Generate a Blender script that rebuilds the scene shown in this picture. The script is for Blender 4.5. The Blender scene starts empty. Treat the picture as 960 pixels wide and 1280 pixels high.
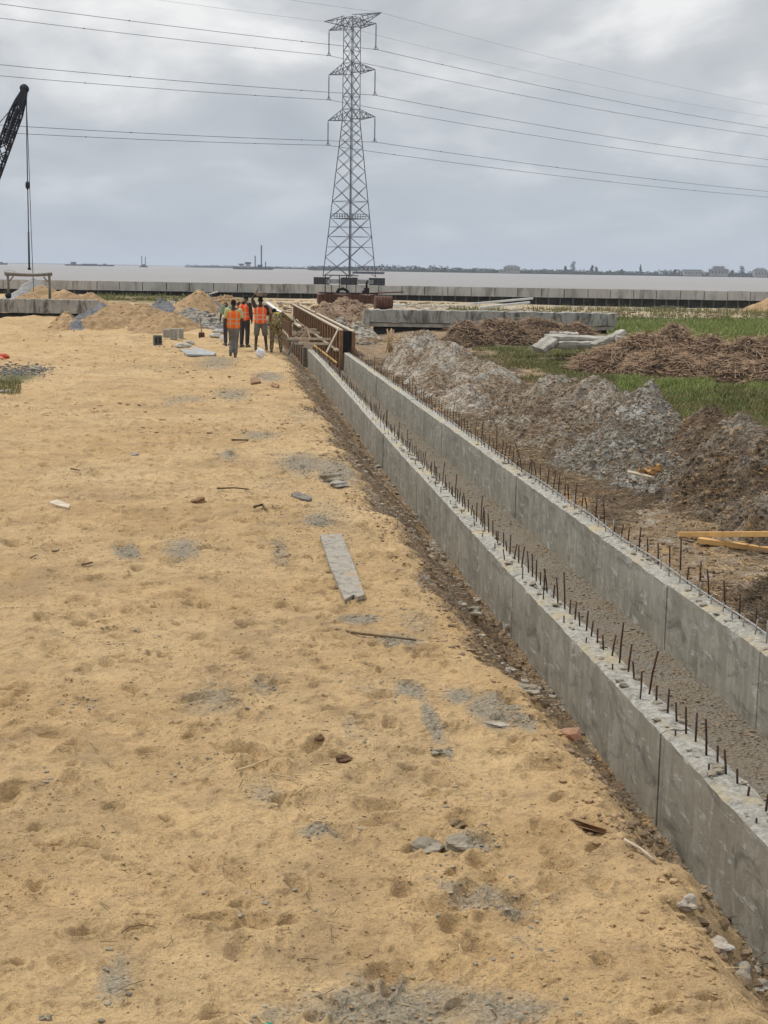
import bpy, bmesh, math, random
import numpy as np
from mathutils import Vector, Matrix
random.seed(7); RS = np.random.RandomState(7)
R = math.radians
sc = bpy.context.scene

# ------------------------------------------------------------------ camera
F, H = 1800.0, 2.8
_up = np.array([28.8, 1800, -304.8]); _up /= np.linalg.norm(_up)
_v = np.array([278-480, 640-332, 1800.]); _Y = _v-_up*_v.dot(_up); _Y /= np.linalg.norm(_Y)
_X = np.cross(_up, _Y); _X = -_X if _X[0] < 0 else _X
def c2w(c): return np.array([c@_X, c@_Y, c@_up+H])
def at(px, py, z=0.0):                       # photo pixel -> point on the level z
    c = np.array([(px-480)/F, (640-py)/F, 1]); r = np.array([c@_X, c@_Y, c@_up]); t = (z-H)/r[2]
    return np.array([0, 0, H])+t*r
def PD(px, py, D):                           # photo pixel at depth D
    return c2w(np.array([(px-480)/F*D, (640-py)/F*D, D]))
def PZ(px, D, z):                            # photo column, depth D, height z
    cx = (px-480)/F*D; cy = (z-H-cx*_up[0]-D*_up[2])/_up[1]
    return c2w(np.array([cx, cy, D]))
def depth(x, y): return _X[2]*x+_Y[2]*y
cam = bpy.data.cameras.new('camera'); camo = bpy.data.objects.new('camera', cam); sc.collection.objects.link(camo)
cam.sensor_fit = 'HORIZONTAL'; cam.sensor_width = 36; cam.lens = F/960*36; cam.clip_start = .1; cam.clip_end = 60000
camo.matrix_world = Matrix(((_X[0], _X[1], -_X[2], 0), (_Y[0], _Y[1], -_Y[2], 0), (_up[0], _up[1], -_up[2], H), (0, 0, 0, 1)))
sc.camera = camo

# ------------------------------------------------------------------ world, sun, exposure
SUN_EL, SUN_AZ = R(54), R(-38)                # azimuth from +Y towards +X
w = bpy.data.worlds.new('World'); sc.world = w; w.use_nodes = True
nt = w.node_tree; nt.nodes.clear(); N = nt.nodes.new; L = nt.links.new
sky = N('ShaderNodeTexSky'); sky.sky_type = 'NISHITA'; sky.sun_disc = False
sky.sun_elevation = SUN_EL; sky.sun_rotation = SUN_AZ; sky.air_density = 1.5; sky.dust_density = 3
geo = N('ShaderNodeNewGeometry'); neg = N('ShaderNodeVectorMath'); neg.operation = 'SCALE'; neg.inputs[3].default_value = -1
tc = N('ShaderNodeTexCoord'); sep = N('ShaderNodeSeparateXYZ'); L(tc.outputs['Generated'], sep.inputs[0])
def wm(op, a, b=None):
    n = N('ShaderNodeMath'); n.operation = op
    for i, q in enumerate((a, b)):
        if q is None: continue
        if isinstance(q, (int, float)): n.inputs[i].default_value = q
        else: L(q, n.inputs[i])
    return n.outputs[0]
el = wm('MAXIMUM', sep.outputs[2], 0.0)
den = wm('ADD', el, 0.30)
comb = N('ShaderNodeCombineXYZ')
L(wm('DIVIDE', sep.outputs[0], den), comb.inputs[0]); L(wm('DIVIDE', sep.outputs[1], den), comb.inputs[1])
n1 = N('ShaderNodeTexNoise'); n1.inputs['Scale'].default_value = 1.15; n1.inputs['Detail'].default_value = 8; n1.inputs['Roughness'].default_value = .52; n1.inputs['Distortion'].default_value = .3
mpw = N('ShaderNodeMapping'); mpw.inputs['Scale'].default_value = (2.6, 2.2, 1); mpw.inputs['Location'].default_value = (3.3, 1.7, 0)
L(comb.outputs[0], mpw.inputs[0]); L(mpw.outputs[0], n1.inputs['Vector'])
cr = N('ShaderNodeValToRGB'); e = cr.color_ramp.elements
e[0].position = .32; e[0].color = (.41, .44, .485, 1); e[1].position = .64; e[1].color = (.84, .84, .84, 1)
m_ = cr.color_ramp.elements.new(.5); m_.color = (.56, .582, .612, 1)
L(n1.outputs[0], cr.inputs[0])
hz = N('ShaderNodeMix'); hz.data_type = 'RGBA'                      # thin blue-grey layer low over the water
mr = N('ShaderNodeMapRange'); mr.inputs[1].default_value = 0.0; mr.inputs[2].default_value = .15; mr.inputs[3].default_value = .92; mr.inputs[4].default_value = .0
L(el, mr.inputs[0]); L(mr.outputs[0], hz.inputs[0]); L(cr.outputs[0], hz.inputs[6]); hz.inputs[7].default_value = (.43, .49, .565, 1)
lift = N('ShaderNodeMapRange'); lift.inputs[1].default_value = .2; lift.inputs[2].default_value = 1.0; lift.inputs[3].default_value = 1.0; lift.inputs[4].default_value = 1.95
L(el, lift.inputs[0])
sc1 = N('ShaderNodeVectorMath'); sc1.operation = 'SCALE'; L(hz.outputs[2], sc1.inputs[0]); L(wm('MULTIPLY', lift.outputs[0], 10.0), sc1.inputs[3])
mix = N('ShaderNodeMix'); mix.data_type = 'RGBA'; mix.inputs[0].default_value = .05
L(sc1.outputs[0], mix.inputs[6]); L(sky.outputs[0], mix.inputs[7])
bg = N('ShaderNodeBackground'); bg.inputs[1].default_value = .1; L(mix.outputs[2], bg.inputs[0])
wo = N('ShaderNodeOutputWorld'); L(bg.outputs[0], wo.inputs[0])
sl = bpy.data.lights.new('sun', 'SUN'); sl.energy = 2.5; sl.angle = R(7); sl.color = (1, .96, .90)
so = bpy.data.objects.new('sun', sl); sc.collection.objects.link(so)
sd = Vector((math.sin(SUN_AZ)*math.cos(SUN_EL), math.cos(SUN_AZ)*math.cos(SUN_EL), math.sin(SUN_EL)))
so.rotation_euler = sd.to_track_quat('Z', 'Y').to_euler()
vs = sc.view_settings; vs.view_transform = 'Standard'; vs.look = 'None'; vs.gamma = 1; vs.use_curve_mapping = False; vs.exposure = 0.10
sc.cycles.max_bounces = 6; sc.cycles.volume_bounces = 0

# ------------------------------------------------------------------ noise
def _h(i, j, s):
    n = (i.astype(np.int64)*374761393+j.astype(np.int64)*668265263+s*1274126177) & 0xffffffff
    n = ((n ^ (n >> 13))*1274126177) & 0xffffffff
    return ((n ^ (n >> 16)) & 0xffffff)/float(0xffffff)
def vn(x, y, s=0):
    i = np.floor(x); j = np.floor(y); u = x-i; v = y-j; i = i.astype(np.int64); j = j.astype(np.int64)
    u = u*u*u*(u*(u*6-15)+10); v = v*v*v*(v*(v*6-15)+10)
    return (_h(i, j, s)*(1-u)+_h(i+1, j, s)*u)*(1-v)+(_h(i, j+1, s)*(1-u)+_h(i+1, j+1, s)*u)*v
def fbm(x, y, s=0, o=5, g=.5):
    x = np.asarray(x, float); y = np.asarray(y, float); a = 1; t = 0; r = 0
    for k in range(o):
        r = r+a*(vn(x, y, s+k*17)-.5); t += a; a *= g; x, y = x*1.6+y*1.2+3.1, y*1.6-x*1.2+7.7
    return r/t*2
def dips(x, y, cell, s, prob, rad, lo=.5):
    """soft pits like footprints, one per cell at most"""
    i = np.floor(x/cell).astype(np.int64); j = np.floor(y/cell).astype(np.int64); r = np.zeros_like(x)
    for di in (-1, 0, 1):
        for dj in (-1, 0, 1):
            a, b = i+di, j+dj
            cx = (a+.15+.7*_h(a, b, s))*cell; cy = (b+.15+.7*_h(a, b, s+1))*cell; th = _h(a, b, s+2)*6.28
            rr = rad*(lo+_h(a, b, s+3)); on = _h(a, b, s+4) < prob
            dx, dy = x-cx, y-cy; u = (dx*np.cos(th)+dy*np.sin(th))/rr; v = (-dx*np.sin(th)+dy*np.cos(th))/(rr*.55)
            q = u*u+v*v
            r = r+on*(-np.exp(-q*1.6)+.45*np.exp(-(np.sqrt(q)-1.35)**2*5))
    return r
def ss(t): t = np.clip(t, 0, 1); return t*t*(3-2*t)
def XL(y): return 2.88+.24*ss((np.asarray(y, float)-15)/38)       # outer face of the near drain wall
XR = 4.32
SEA_D = 139.0

# ------------------------------------------------------------------ helpers
def link(o): sc.collection.objects.link(o); return o
def tag(o, label=None, cat=None, group=None, kind=None):
    if label: o['label'] = label
    if cat: o['category'] = cat
    if group: o['group'] = group
    if kind: o['kind'] = kind
    return o
def empty(name, loc=(0, 0, 0), rz=0.0):
    o = bpy.data.objects.new(name, None); o.location = tuple(float(q) for q in loc); o.rotation_euler = (0, 0, rz); return link(o)
class MB:
    def __init__(s): s.v = []; s.f = []; s.sm = []
    def add(s, v, f, smooth=False):
        b = len(s.v); s.v += [tuple(map(float, q)) for q in v]; s.f += [tuple(b+i for i in q) for q in f]; s.sm += [smooth]*len(f)
    def box(s, c, d, rz=0, rx=0, ry=0, j=0):
        M = Matrix.Rotation(rz, 3, 'Z')@Matrix.Rotation(ry, 3, 'Y')@Matrix.Rotation(rx, 3, 'X')
        v = [Vector(c)+M@Vector((d[0]/2*a+random.uniform(-j, j), d[1]/2*b+random.uniform(-j, j), d[2]/2*e+random.uniform(-j, j))) for a in (-1, 1) for b in (-1, 1) for e in (-1, 1)]
        s.add(v, [(0, 1, 3, 2), (4, 6, 7, 5), (0, 4, 5, 1), (2, 3, 7, 6), (0, 2, 6, 4), (1, 5, 7, 3)])
    def beam(s, a, b, w, h=None):                                   # rectangular bar from a to b
        a = Vector(a); b = Vector(b); h = h or w; d = (b-a).normalized()
        u = d.cross(Vector((0, 0, 1)))
        u = Vector((1, 0, 0)) if u.length < 1e-4 else u.normalized()
        n = u.cross(d)
        v = [p+u*w/2*i+n*h/2*k for p in (a, b) for i, k in ((-1, -1), (1, -1), (1, 1), (-1, 1))]
        s.add(v, [(3, 2, 1, 0), (4, 5, 6, 7), (0, 1, 5, 4), (1, 2, 6, 5), (2, 3, 7, 6), (3, 0, 4, 7)])
    def tube(s, pts, r, n=8, smooth=True):
        pts = [Vector(p) for p in pts]; rr = r if hasattr(r, '__len__') else [r]*len(pts); V = []; u = None
        for i, p in enumerate(pts):
            d = (pts[min(i+1, len(pts)-1)]-pts[max(i-1, 0)]).normalized()
            if u is None: u = d.orthogonal().normalized()
            u = (u-d*u.dot(d)).normalized(); k = d.cross(u)
            V += [p+(u*math.cos(2*math.pi*q/n)+k*math.sin(2*math.pi*q/n))*rr[i] for q in range(n)]
        Fc = [(i*n+q, i*n+(q+1) % n, (i+1)*n+(q+1) % n, (i+1)*n+q) for i in range(len(pts)-1) for q in range(n)]
        Fc += [tuple(range(n))[::-1], tuple((len(pts)-1)*n+q for q in range(n))]
        s.add(V, Fc, smooth)
    def lump(s, c, d, seed=0, amt=.25, rz=0, sub=2):
        bm = bmesh.new(); bmesh.ops.create_icosphere(bm, subdivisions=sub, radius=1); rd = random.Random(seed)
        V = []; ph = [rd.uniform(0, 6) for _ in range(6)]
        for v in bm.verts:
            p = v.co; q = 1+amt*(math.sin(2.3*p.x+ph[0])*math.sin(2.9*p.y+ph[1])+.6*math.sin(5*p.z+ph[2]+3*p.x)+rd.uniform(-.35, .35))
            x, y, z = p.x*q*d[0]/2, p.y*q*d[1]/2, p.z*q*d[2]/2
            V.append((c[0]+x*math.cos(rz)-y*math.sin(rz), c[1]+x*math.sin(rz)+y*math.cos(rz), c[2]+z))
        s.add(V, [tuple(v.index for v in f.verts) for f in bm.faces], False); bm.free()
    def build(s, name, m, parent=None, bevel=0):
        me = bpy.data.meshes.new(name); me.from_pydata(s.v, [], s.f); me.validate()
        for i, q in enumerate(s.sm):
            if q and i < len(me.polygons): me.polygons[i].use_smooth = True
        me.materials.append(m); o = bpy.data.objects.new(name, me); o.parent = parent
        if bevel:
            b = o.modifiers.new('bevel', 'BEVEL'); b.width = bevel; b.segments = 2; b.limit_method = 'ANGLE'
        return link(o)
def npmesh(name, V, Fq, m, smooth=True, attrs=None, parent=None):
    me = bpy.data.meshes.new(name); k = Fq.shape[1]
    me.vertices.add(len(V)); me.vertices.foreach_set('co', np.ascontiguousarray(V, np.float32).ravel())
    me.loops.add(Fq.size); me.loops.foreach_set('vertex_index', np.ascontiguousarray(Fq, np.int32).ravel())
    me.polygons.add(len(Fq)); me.polygons.foreach_set('loop_start', np.arange(0, Fq.size, k, dtype=np.int32))
    me.polygons.foreach_set('loop_total', np.full(len(Fq), k, np.int32))
    me.update(calc_edges=True)
    me.polygons.foreach_set('use_smooth', np.full(len(Fq), smooth))
    for a, d in (attrs or {}).items():
        t = me.attributes.new(a, 'FLOAT', 'POINT'); t.data.foreach_set('value', np.ascontiguousarray(d, np.float32).ravel())
    me.materials.append(m); o = bpy.data.objects.new(name, me); o.parent = parent
    return link(o)
def gridfaces(nr, nc):
    i = np.arange(nr-1)[:, None]*nc+np.arange(nc-1)[None]
    return np.stack([i, i+1, i+nc+1, i+nc], -1).reshape(-1, 4)

# ------------------------------------------------------------------ materials
class NB:
    def __init__(s, name):
        s.m = bpy.data.materials.new(name); s.m.use_nodes = True; s.t = s.m.node_tree; s.t.nodes.clear()
        s.out = s.n('ShaderNodeOutputMaterial'); s.b = s.n('ShaderNodeBsdfPrincipled'); s.l(s.b.outputs[0], s.out.inputs[0])
        s.b.inputs['Roughness'].default_value = .9; s.b.inputs['Specular IOR Level'].default_value = .25
        s.co = s.n('ShaderNodeTexCoord').outputs['Object']
    def n(s, k): return s.t.nodes.new(k)
    def l(s, a, b): s.t.links.new(a, b)
    def sc(s, v):
        m = s.n('ShaderNodeMapping'); m.inputs['Scale'].default_value = v; s.l(s.co, m.inputs[0]); return m.outputs[0]
    def noise(s, scale, det=5, rough=.55, vec=None, dist=0):
        n = s.n('ShaderNodeTexNoise'); n.inputs['Scale'].default_value = scale; n.inputs['Detail'].default_value = det
        n.inputs['Roughness'].default_value = rough; n.inputs['Distortion'].default_value = dist
        s.l(vec or s.co, n.inputs['Vector']); return n.outputs[0]
    def voro(s, scale, vec=None, feat='F1', out=0, rnd=1):
        n = s.n('ShaderNodeTexVoronoi'); n.feature = feat; n.inputs['Scale'].default_value = scale; n.inputs['Randomness'].default_value = rnd
        s.l(vec or s.co, n.inputs['Vector']); return n.outputs[out]
    def ramp(s, x, stops, interp='LINEAR'):
        r = s.n('ShaderNodeValToRGB'); r.color_ramp.interpolation = interp
        while len(r.color_ramp.elements) < len(stops): r.color_ramp.elements.new(.5)
        for q, (p, c) in zip(r.color_ramp.elements, stops):
            q.position = p; q.color = tuple(c)+(1,) if hasattr(c, '__len__') else (c, c, c, 1)
        s.l(x, r.inputs[0]); return r.outputs[0]
    def mix(s, f, a, b, bl='MIX'):
        m = s.n('ShaderNodeMix'); m.data_type = 'RGBA'; m.blend_type = bl
        for q, i in ((f, 0), (a, 6), (b, 7)):
            if isinstance(q, (int, float)): m.inputs[i].default_value = q if i == 0 else (q, q, q, 1)
            elif isinstance(q, tuple): m.inputs[i].default_value = q+(1,)
            else: s.l(q, m.inputs[i])
        return m.outputs[2]
    def math(s, op, a, b=0.0):
        m = s.n('ShaderNodeMath'); m.operation = op
        for q, i in ((a, 0), (b, 1)):
            if isinstance(q, (int, float)): m.inputs[i].default_value = q
            else: s.l(q, m.inputs[i])
        return m.outputs[0]
    def attr(s, a):
        n = s.n('ShaderNodeAttribute'); n.attribute_name = a; return n.outputs['Fac']
    def bump(s, x, st, dist):
        b = s.n('ShaderNodeBump'); b.inputs['Strength'].default_value = st; b.inputs['Distance'].default_value = dist
        s.l(x, b.inputs['Height'])
        if getattr(s, 'lb', None): s.l(s.lb, b.inputs['Normal'])
        s.lb = b.outputs[0]; s.l(s.lb, s.b.inputs['Normal'])
    def col(s, c): s.l(c, s.b.inputs['Base Color']); return s.m
def simple(name, c1, c2=None, scale=6, rough=.85, bump=0, bscale=None, metal=0, spec=.25, vec=None):
    b = NB(name); c2 = c2 or tuple(q*.72 for q in c1); b.b.inputs['Roughness'].default_value = rough
    b.b.inputs['Metallic'].default_value = metal; b.b.inputs['Specular IOR Level'].default_value = spec
    v = b.sc(vec) if vec else b.co
    n = b.noise(scale, 6, .6, v); b.col(b.ramp(n, [(.3, c2), (.7, c1)]))
    if bump: b.bump(b.noise(bscale or scale*3, 5, .6, v), 1, bump)
    return b.m

def ground_mat():
    b = NB('site_ground')
    n0 = b.noise(.35, 4, .5); n1 = b.noise(2.2, 6, .62); n2 = b.noise(11, 6, .65); n3 = b.noise(55, 4, .7); gr = b.noise(260, 2, .6)
    sand = b.mix(b.ramp(n1, [(.30, 0), (.72, 1)]), (.365, .232, .102), (.535, .358, .168))
    sand = b.mix(b.ramp(n0, [(.38, 0), (.68, .55)]), sand, (.60, .435, .235))
    sand = b.mix(b.ramp(n2, [(.30, .85), (.47, 0)]), sand, (.25, .16, .078)); sand = b.mix(b.ramp(b.noise(4.3, 6, .7, dist=.5), [(.53, 0), (.66, .55)]), sand, (.285, .195, .105))
    sand = b.mix(b.ramp(n3, [(.34, .6), (.5, 0)]), sand, (.25, .17, .09))
    sand = b.mix(b.ramp(gr, [(.56, 0), (.75, .5)]), sand, (.74, .60, .40))
    sand = b.mix(b.ramp(b.noise(.75, 6, .68, dist=1.2), [(.50, 0), (.64, .62)]), sand, (.30, .205, .108))
    spk = b.voro(38); far_spk = b.voro(9)
    sand = b.mix(b.math('MULTIPLY', b.ramp(spk, [(.07, .8), (.13, 0)]), b.ramp(b.noise(1.3, 3), [(.42, 0), (.62, 1)])), sand, (.13, .10, .07))
    pale = b.mix(b.ramp(b.noise(.5, 6, .7, b.sc((.5, 1.4, 1))), [(.42, 0), (.56, 1)]), (.20, .17, .115), b.mix(n2, (.36, .315, .235), (.50, .44, .335)))
    sand = b.mix(b.attr('pale'), sand, pale)
    grey = b.mix(b.ramp(n3, [(.3, 0), (.7, 1)]), (.15, .128, .092), (.36, .318, .24))
    grey = b.mix(b.ramp(b.voro(30), [(.1, .7), (.25, 0)]), grey, (.10, .095, .09))
    dirt = b.mix(b.ramp(n2, [(.3, 0), (.7, 1)]), (.155, .102, .056), (.385, .27, .155))
    dirt = b.mix(b.ramp(b.noise(3.1, 5, .6), [(.5, 0), (.66, .8)]), dirt, (.40, .35, .28))
    dirt = b.mix(b.ramp(b.noise(1.7, 4, .6, dist=1), [(.54, 0), (.68, .85)]), dirt, (.50, .31, .13))
    dirt = b.mix(b.ramp(n3, [(.36, .7), (.52, 0)]), dirt, (.04, .03, .02))  # near black where the bump dips, shade of the hollows put in colour
    wet = b.mix(n2, (.14, .118, .088), (.27, .235, .18)); wet = b.mix(b.ramp(n1, [(.42, 0), (.62, .7)]), wet, (.21, .16, .10))
    wet = b.mix(b.ramp(n3, [(.55, 0), (.72, .8)]), wet, (.36, .33, .28))
    lawn = b.mix(n2, (.07, .075, .028), (.16, .15, .065)); lawn = b.mix(b.ramp(n1, [(.45, 0), (.65, .9)]), lawn, (.19, .15, .08))
    def th(a, nn, lo=.42, hi=.58):      # soft mask broken up by noise
        return b.ramp(b.math('ADD', b.attr(a), b.math('MULTIPLY', b.math('SUBTRACT', nn, .5), .9)), [(lo, 0), (hi, 1)])
    c = b.mix(th('dirt', n2), sand, dirt)
    c = b.mix(th('wet', n2), c, wet)
    c = b.mix(b.math('MULTIPLY', th('grey', b.noise(7, 8, .75), .38, .74), .86), c, grey)
    c = b.mix(th('lawn', n2), c, lawn)
    b.bump(b.noise(4, 5, .6), 1, .06); b.bump(b.noise(13, 5, .6), 1, .03); b.bump(n3, 1, .016); b.bump(gr, .6, .004)
    rough_bits = b.math('MULTIPLY', b.math('ADD', b.attr('grey'), b.attr('dirt')), b.voro(26)); b.bump(rough_bits, .9, .03)
    b.b.inputs['Roughness'].default_value = .95
    return b.col(c)
def spoil_mat(name, light, mid, dark, tint, gscale=1.0, tfac=.58):
    b = NB(name); n0 = b.noise(.9*gscale, 6, .65, dist=.6); n2 = b.noise(6, 7, .7); n3 = b.noise(26, 5, .7); st = b.noise(2.2, 6, .7, b.sc((1, 1, 5)), 1.4)
    c = b.mix(b.ramp(n2, [(.32, 0), (.66, 1)]), dark, mid)
    c = b.mix(b.ramp(n0, [(.44, 0), (.62, 1)]), c, b.mix(n3, tuple(q*.6 for q in light), light))
    c = b.mix(b.ramp(st, [(tfac, 0), (tfac+.12, .85)]), c, tint)
    c = b.mix(b.ramp(n3, [(.33, .85), (.48, 0)]), c, tuple(q*.35 for q in dark))
    b.bump(n2, 1, .13); b.bump(n3, 1, .045); b.bump(b.voro(9), 1, .04); b.bump(b.noise(90, 3, .7), .8, .01)
    return b.col(c)
def heap_mat(name, c1, c2, grain=60, c3=None, bump=.02, streak=True):
    b = NB(name); n1 = b.noise(1.6, 6, .6); n3 = b.noise(grain, 3, .7)
    c = b.mix(b.ramp(n1, [(.35, 0), (.65, 1)]), c2, c1)
    if streak: c = b.mix(b.ramp(b.noise(3, 6, .7, b.sc((1, 1, .25)), .6), [(.45, 0), (.62, .6)]), c, tuple(q*.72 for q in c2))
    if c3: c = b.mix(b.ramp(n3, [(.5, 0), (.62, 1)]), c, c3)
    else: c = b.mix(b.ramp(n3, [(.34, .6), (.5, 0)]), c, tuple(q*.5 for q in c2))
    b.bump(b.noise(5, 6, .6), 1, bump*3); b.bump(n3, 1, bump)
    return b.col(c)
def cast_wall_mat():
    b = NB('cast_concrete_face')
    n1 = b.noise(1.1, 6, .6); n2 = b.noise(5, 7, .7, b.sc((1, 1, .45)), .8); n3 = b.noise(40, 5, .7)
    c = b.mix(b.ramp(n1, [(.3, 0), (.7, 1)]), (.185, .170, .134), (.295, .274, .222))
    c = b.mix(b.ramp(n2, [(.47, 0), (.62, .6)]), c, (.40, .38, .325)); c = b.mix(b.ramp(b.noise(2.2, 6, .7, b.sc((1, .8, 2.2)), 1.2), [(.34, .7), (.48, 0)]), c, (.105, .10, .085))
    scr = b.noise(9, 5, .75, b.sc((1, .35, 1.3)), .5)
    c = b.mix(b.math('MULTIPLY', b.ramp(scr, [(.57, 0), (.64, .75)]), b.ramp(b.noise(.9, 3), [(.38, 0), (.52, 1)])), c, (.50, .49, .45))
    stain = b.noise(2.6, 5, .6, b.sc((1, 2.2, .15)))
    c = b.mix(b.ramp(stain, [(.60, 0), (.74, .4)]), c, (.095, .088, .072))
    sz = b.n('ShaderNodeSeparateXYZ'); b.l(b.co, sz.inputs[0])
    low = b.math('ADD', sz.outputs[2], b.math('MULTIPLY', b.noise(4, 5, .7), .5))   # splashed mortar crust near the footing
    c = b.mix(b.ramp(b.math('MULTIPLY', b.ramp(low, [(.0, 1), (.50, 0)]), b.noise(14, 5, .75)), [(.22, 0), (.36, .8)]), c, (.44, .43, .40))
    c = b.mix(b.ramp(b.voro(5.5), [(.025, .9), (.045, 0)]), c, (.03, .03, .028))
    ridge = b.math('GREATER_THAN', b.math('ABSOLUTE', b.math('SUBTRACT', b.math('FRACT', b.math('MULTIPLY', sz.outputs[1], 1/.617)), .5)), .493)
    c = b.mix(b.math('MULTIPLY', ridge, .45), c, (.10, .095, .08))
    b.bump(n1, .5, .02); b.bump(n3, .7, .004); b.bump(n2, .5, .006)
    b.b.inputs['Roughness'].default_value = .75
    return b.col(c)
M = {}
M['ground'] = ground_mat()
M['cast'] = cast_wall_mat()
b = NB('rough_top'); n = b.noise(18, 6, .75)
c = b.mix(b.ramp(n, [(.35, 0), (.65, 1)]), (.20, .185, .155), (.52, .495, .43)); c = b.mix(b.ramp(b.noise(2.3, 4), [(.52, 0), (.66, .8)]), c, (.47, .38, .22))
b.bump(n, 1, .03); b.bump(b.noise(70, 4, .7), 1, .01); M['top'] = b.col(c)
M['rebar'] = simple('rusty_bar', (.085, .045, .028), (.03, .02, .016), 60, .8)
M['rebar_grey'] = simple('cement_coated_bar', (.36, .35, .33), (.20, .19, .17), 60, .8)
M['oldcon'] = None
def old_concrete(name, c1, c2, dark, sx=1.0):
    b = NB(name); n1 = b.noise(1.3*sx, 6, .65); n2 = b.noise(3*sx, 6, .7, b.sc((1, 1, .25)), .7)
    c = b.mix(b.ramp(n1, [(.3, 0), (.7, 1)]), c2, c1); c = b.mix(b.ramp(n2, [(.48, 0), (.64, .85)]), c, dark)
    b.bump(b.noise(9, 6, .7), 1, .02); return b.col(c)
M['oldcon'] = old_concrete('weathered_concrete', (.40, .385, .35), (.24, .23, .205), (.06, .058, .05))
M['sea'] = old_concrete('sea_wall_concrete', (.47, .46, .43), (.34, .33, .31), (.19, .185, .17), .3)
M['darkwall'] = simple('stained_shaded_concrete', (.05, .048, .042), (.014, .013, .012), 1.2, .9, .02)  # near black: stains, plus shade put in for voids and pile caps
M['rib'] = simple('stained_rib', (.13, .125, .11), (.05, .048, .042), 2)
M['slab'] = simple('broken_slab_concrete', (.42, .39, .335), (.19, .175, .145), 3, .9, .02, 14)
M['white'] = simple('pale_precast_plank', (.66, .65, .62), (.46, .45, .42), 2, .8, .006)
M['wood'] = simple('new_timber', (.60, .37, .14), (.42, .24, .085), 5, .75, .003, 30, vec=(1, 1, .3))
M['splint'] = simple('splintered_timber', (.52, .30, .12), (.16, .085, .04), 9, .9, .01, 25)
M['oldwood'] = simple('grey_weathered_timber', (.24, .215, .18), (.09, .078, .064), 9, .9, .005, 30)
M['formply'] = simple('brown_form_plywood', (.20, .105, .048), (.09, .046, .022), 2.4, .8, .003)
M['batten'] = simple('form_timber', (.28, .16, .08), (.15, .08, .04), 6, .85, .003)
M['edge'] = simple('pale_form_edge', (.56, .48, .37), (.34, .26, .17), 7, .85)
M['steel'] = simple('galvanised_steel', (.14, .145, .155), (.08, .083, .09), .7, .55, metal=.2)
M['crane'] = simple('dark_crane_paint', (.022, .026, .036), (.01, .012, .018), 1.5, .55)
M['black'] = simple('black_rubber', (.016, .016, .017), (.008, .008, .008), 4, .8)
M['rust'] = simple('rusted_plate', (.14, .062, .04), (.045, .026, .02), 1.6, .85, .01)
M['rust2'] = simple('rusted_pipe', (.17, .085, .06), (.07, .035, .026), 2.6, .85, .01)
M['wire'] = simple('cable', (.05, .052, .056), (.04, .04, .045), 1, .6)
M['glassins'] = simple('insulator_discs', (.09, .075, .07), (.05, .045, .04), 3, .35)
M['sandheap'] = heap_mat('building_sand', (.45, .30, .155), (.31, .20, .10), 45)
M['gravel'] = heap_mat('dark_granite_chippings', (.15, .15, .155), (.06, .06, .063), 16, (.26, .26, .262), .03, False)
M['gravel2'] = heap_mat('pale_granite_chippings', (.30, .295, .28), (.17, .165, .158), 14, (.40, .39, .37), .03, False)
M['clay'] = heap_mat('pinkish_dug_soil', (.47, .33, .22), (.30, .20, .13), 20, None, .04)
M['spoilA'] = spoil_mat('pale_grey_spoil', (.80, .74, .63), (.54, .42, .30), (.24, .165, .10), (.56, .36, .16))
M['spoilB'] = spoil_mat('brown_spoil', (.64, .575, .47), (.41, .30, .20), (.18, .122, .074), (.46, .31, .16), 1.3)
M['spoilC'] = spoil_mat('grey_clay_spoil', (.72, .69, .62), (.52, .48, .40), (.25, .215, .165), (.52, .37, .19), 1.1, .60)
M['spoilD'] = spoil_mat('dark_spoil', (.48, .42, .34), (.27, .19, .122), (.12, .08, .048), (.56, .34, .13), 1.2, .54)
M['rubble'] = spoil_mat('grey_rubble', (.42, .40, .37), (.28, .26, .235), (.12, .11, .10), (.34, .25, .15), 1.5, .6)
M['reedbase'] = spoil_mat('rotting_reed_mass', (.17, .11, .07), (.10, .062, .038), (.04, .025, .016), (.20, .13, .075))
b = NB('cut_reed_stem'); c = b.mix(b.ramp(b.noise(9, 3), [(.35, 0), (.65, 1)]), (.13, .075, .045), (.42, .29, .18)); M['reed'] = b.col(c)
b = NB('cut_cane'); c = b.mix(b.noise(6, 3), (.36, .25, .14), (.62, .46, .28)); M['cane'] = b.col(c)
b = NB('grass_blade'); c = b.mix(b.ramp(b.noise(1.4, 4), [(.35, 0), (.65, 1)]), (.075, .105, .028), (.18, .20, .07)); c = b.mix(b.ramp(b.noise(5, 3), [(.46, 0), (.60, .85)]), c, (.28, .225, .11))
M['grass'] = b.col(c)
b = NB('bright_grass_blade'); c = b.mix(b.ramp(b.noise(1.1, 4), [(.35, 0), (.65, 1)]), (.15, .205, .045), (.28, .33, .11)); c = b.mix(b.ramp(b.noise(4, 3), [(.5, 0), (.66, .7)]), c, (.27, .24, .11)); M['grass2'] = b.col(c)
M['stone'] = simple('crumbs_of_mortar', (.37, .32, .24), (.13, .11, .078), 3, .95, .004, 60)
M['clod'] = simple('soil_clod', (.28, .195, .115), (.10, .067, .038), 2, .95, .01, 30)
M['browndirt'] = simple('brown_dirt_clod', (.36, .255, .155), (.15, .10, .058), 3, .95, .01, 30)
M['paleclod'] = simple('pale_grey_clod', (.44, .395, .325), (.22, .175, .125), 8, .95, .01, 30)
M['sandclod'] = simple('sand_clod', (.42, .29, .15), (.24, .155, .08), 3, .95, .003, 60)
M['twig'] = simple('dead_twig', (.20, .14, .08), (.06, .042, .028), 4, .9)
M['straw'] = simple('dry_straw', (.60, .47, .28), (.36, .25, .13), 4, .9)
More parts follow.
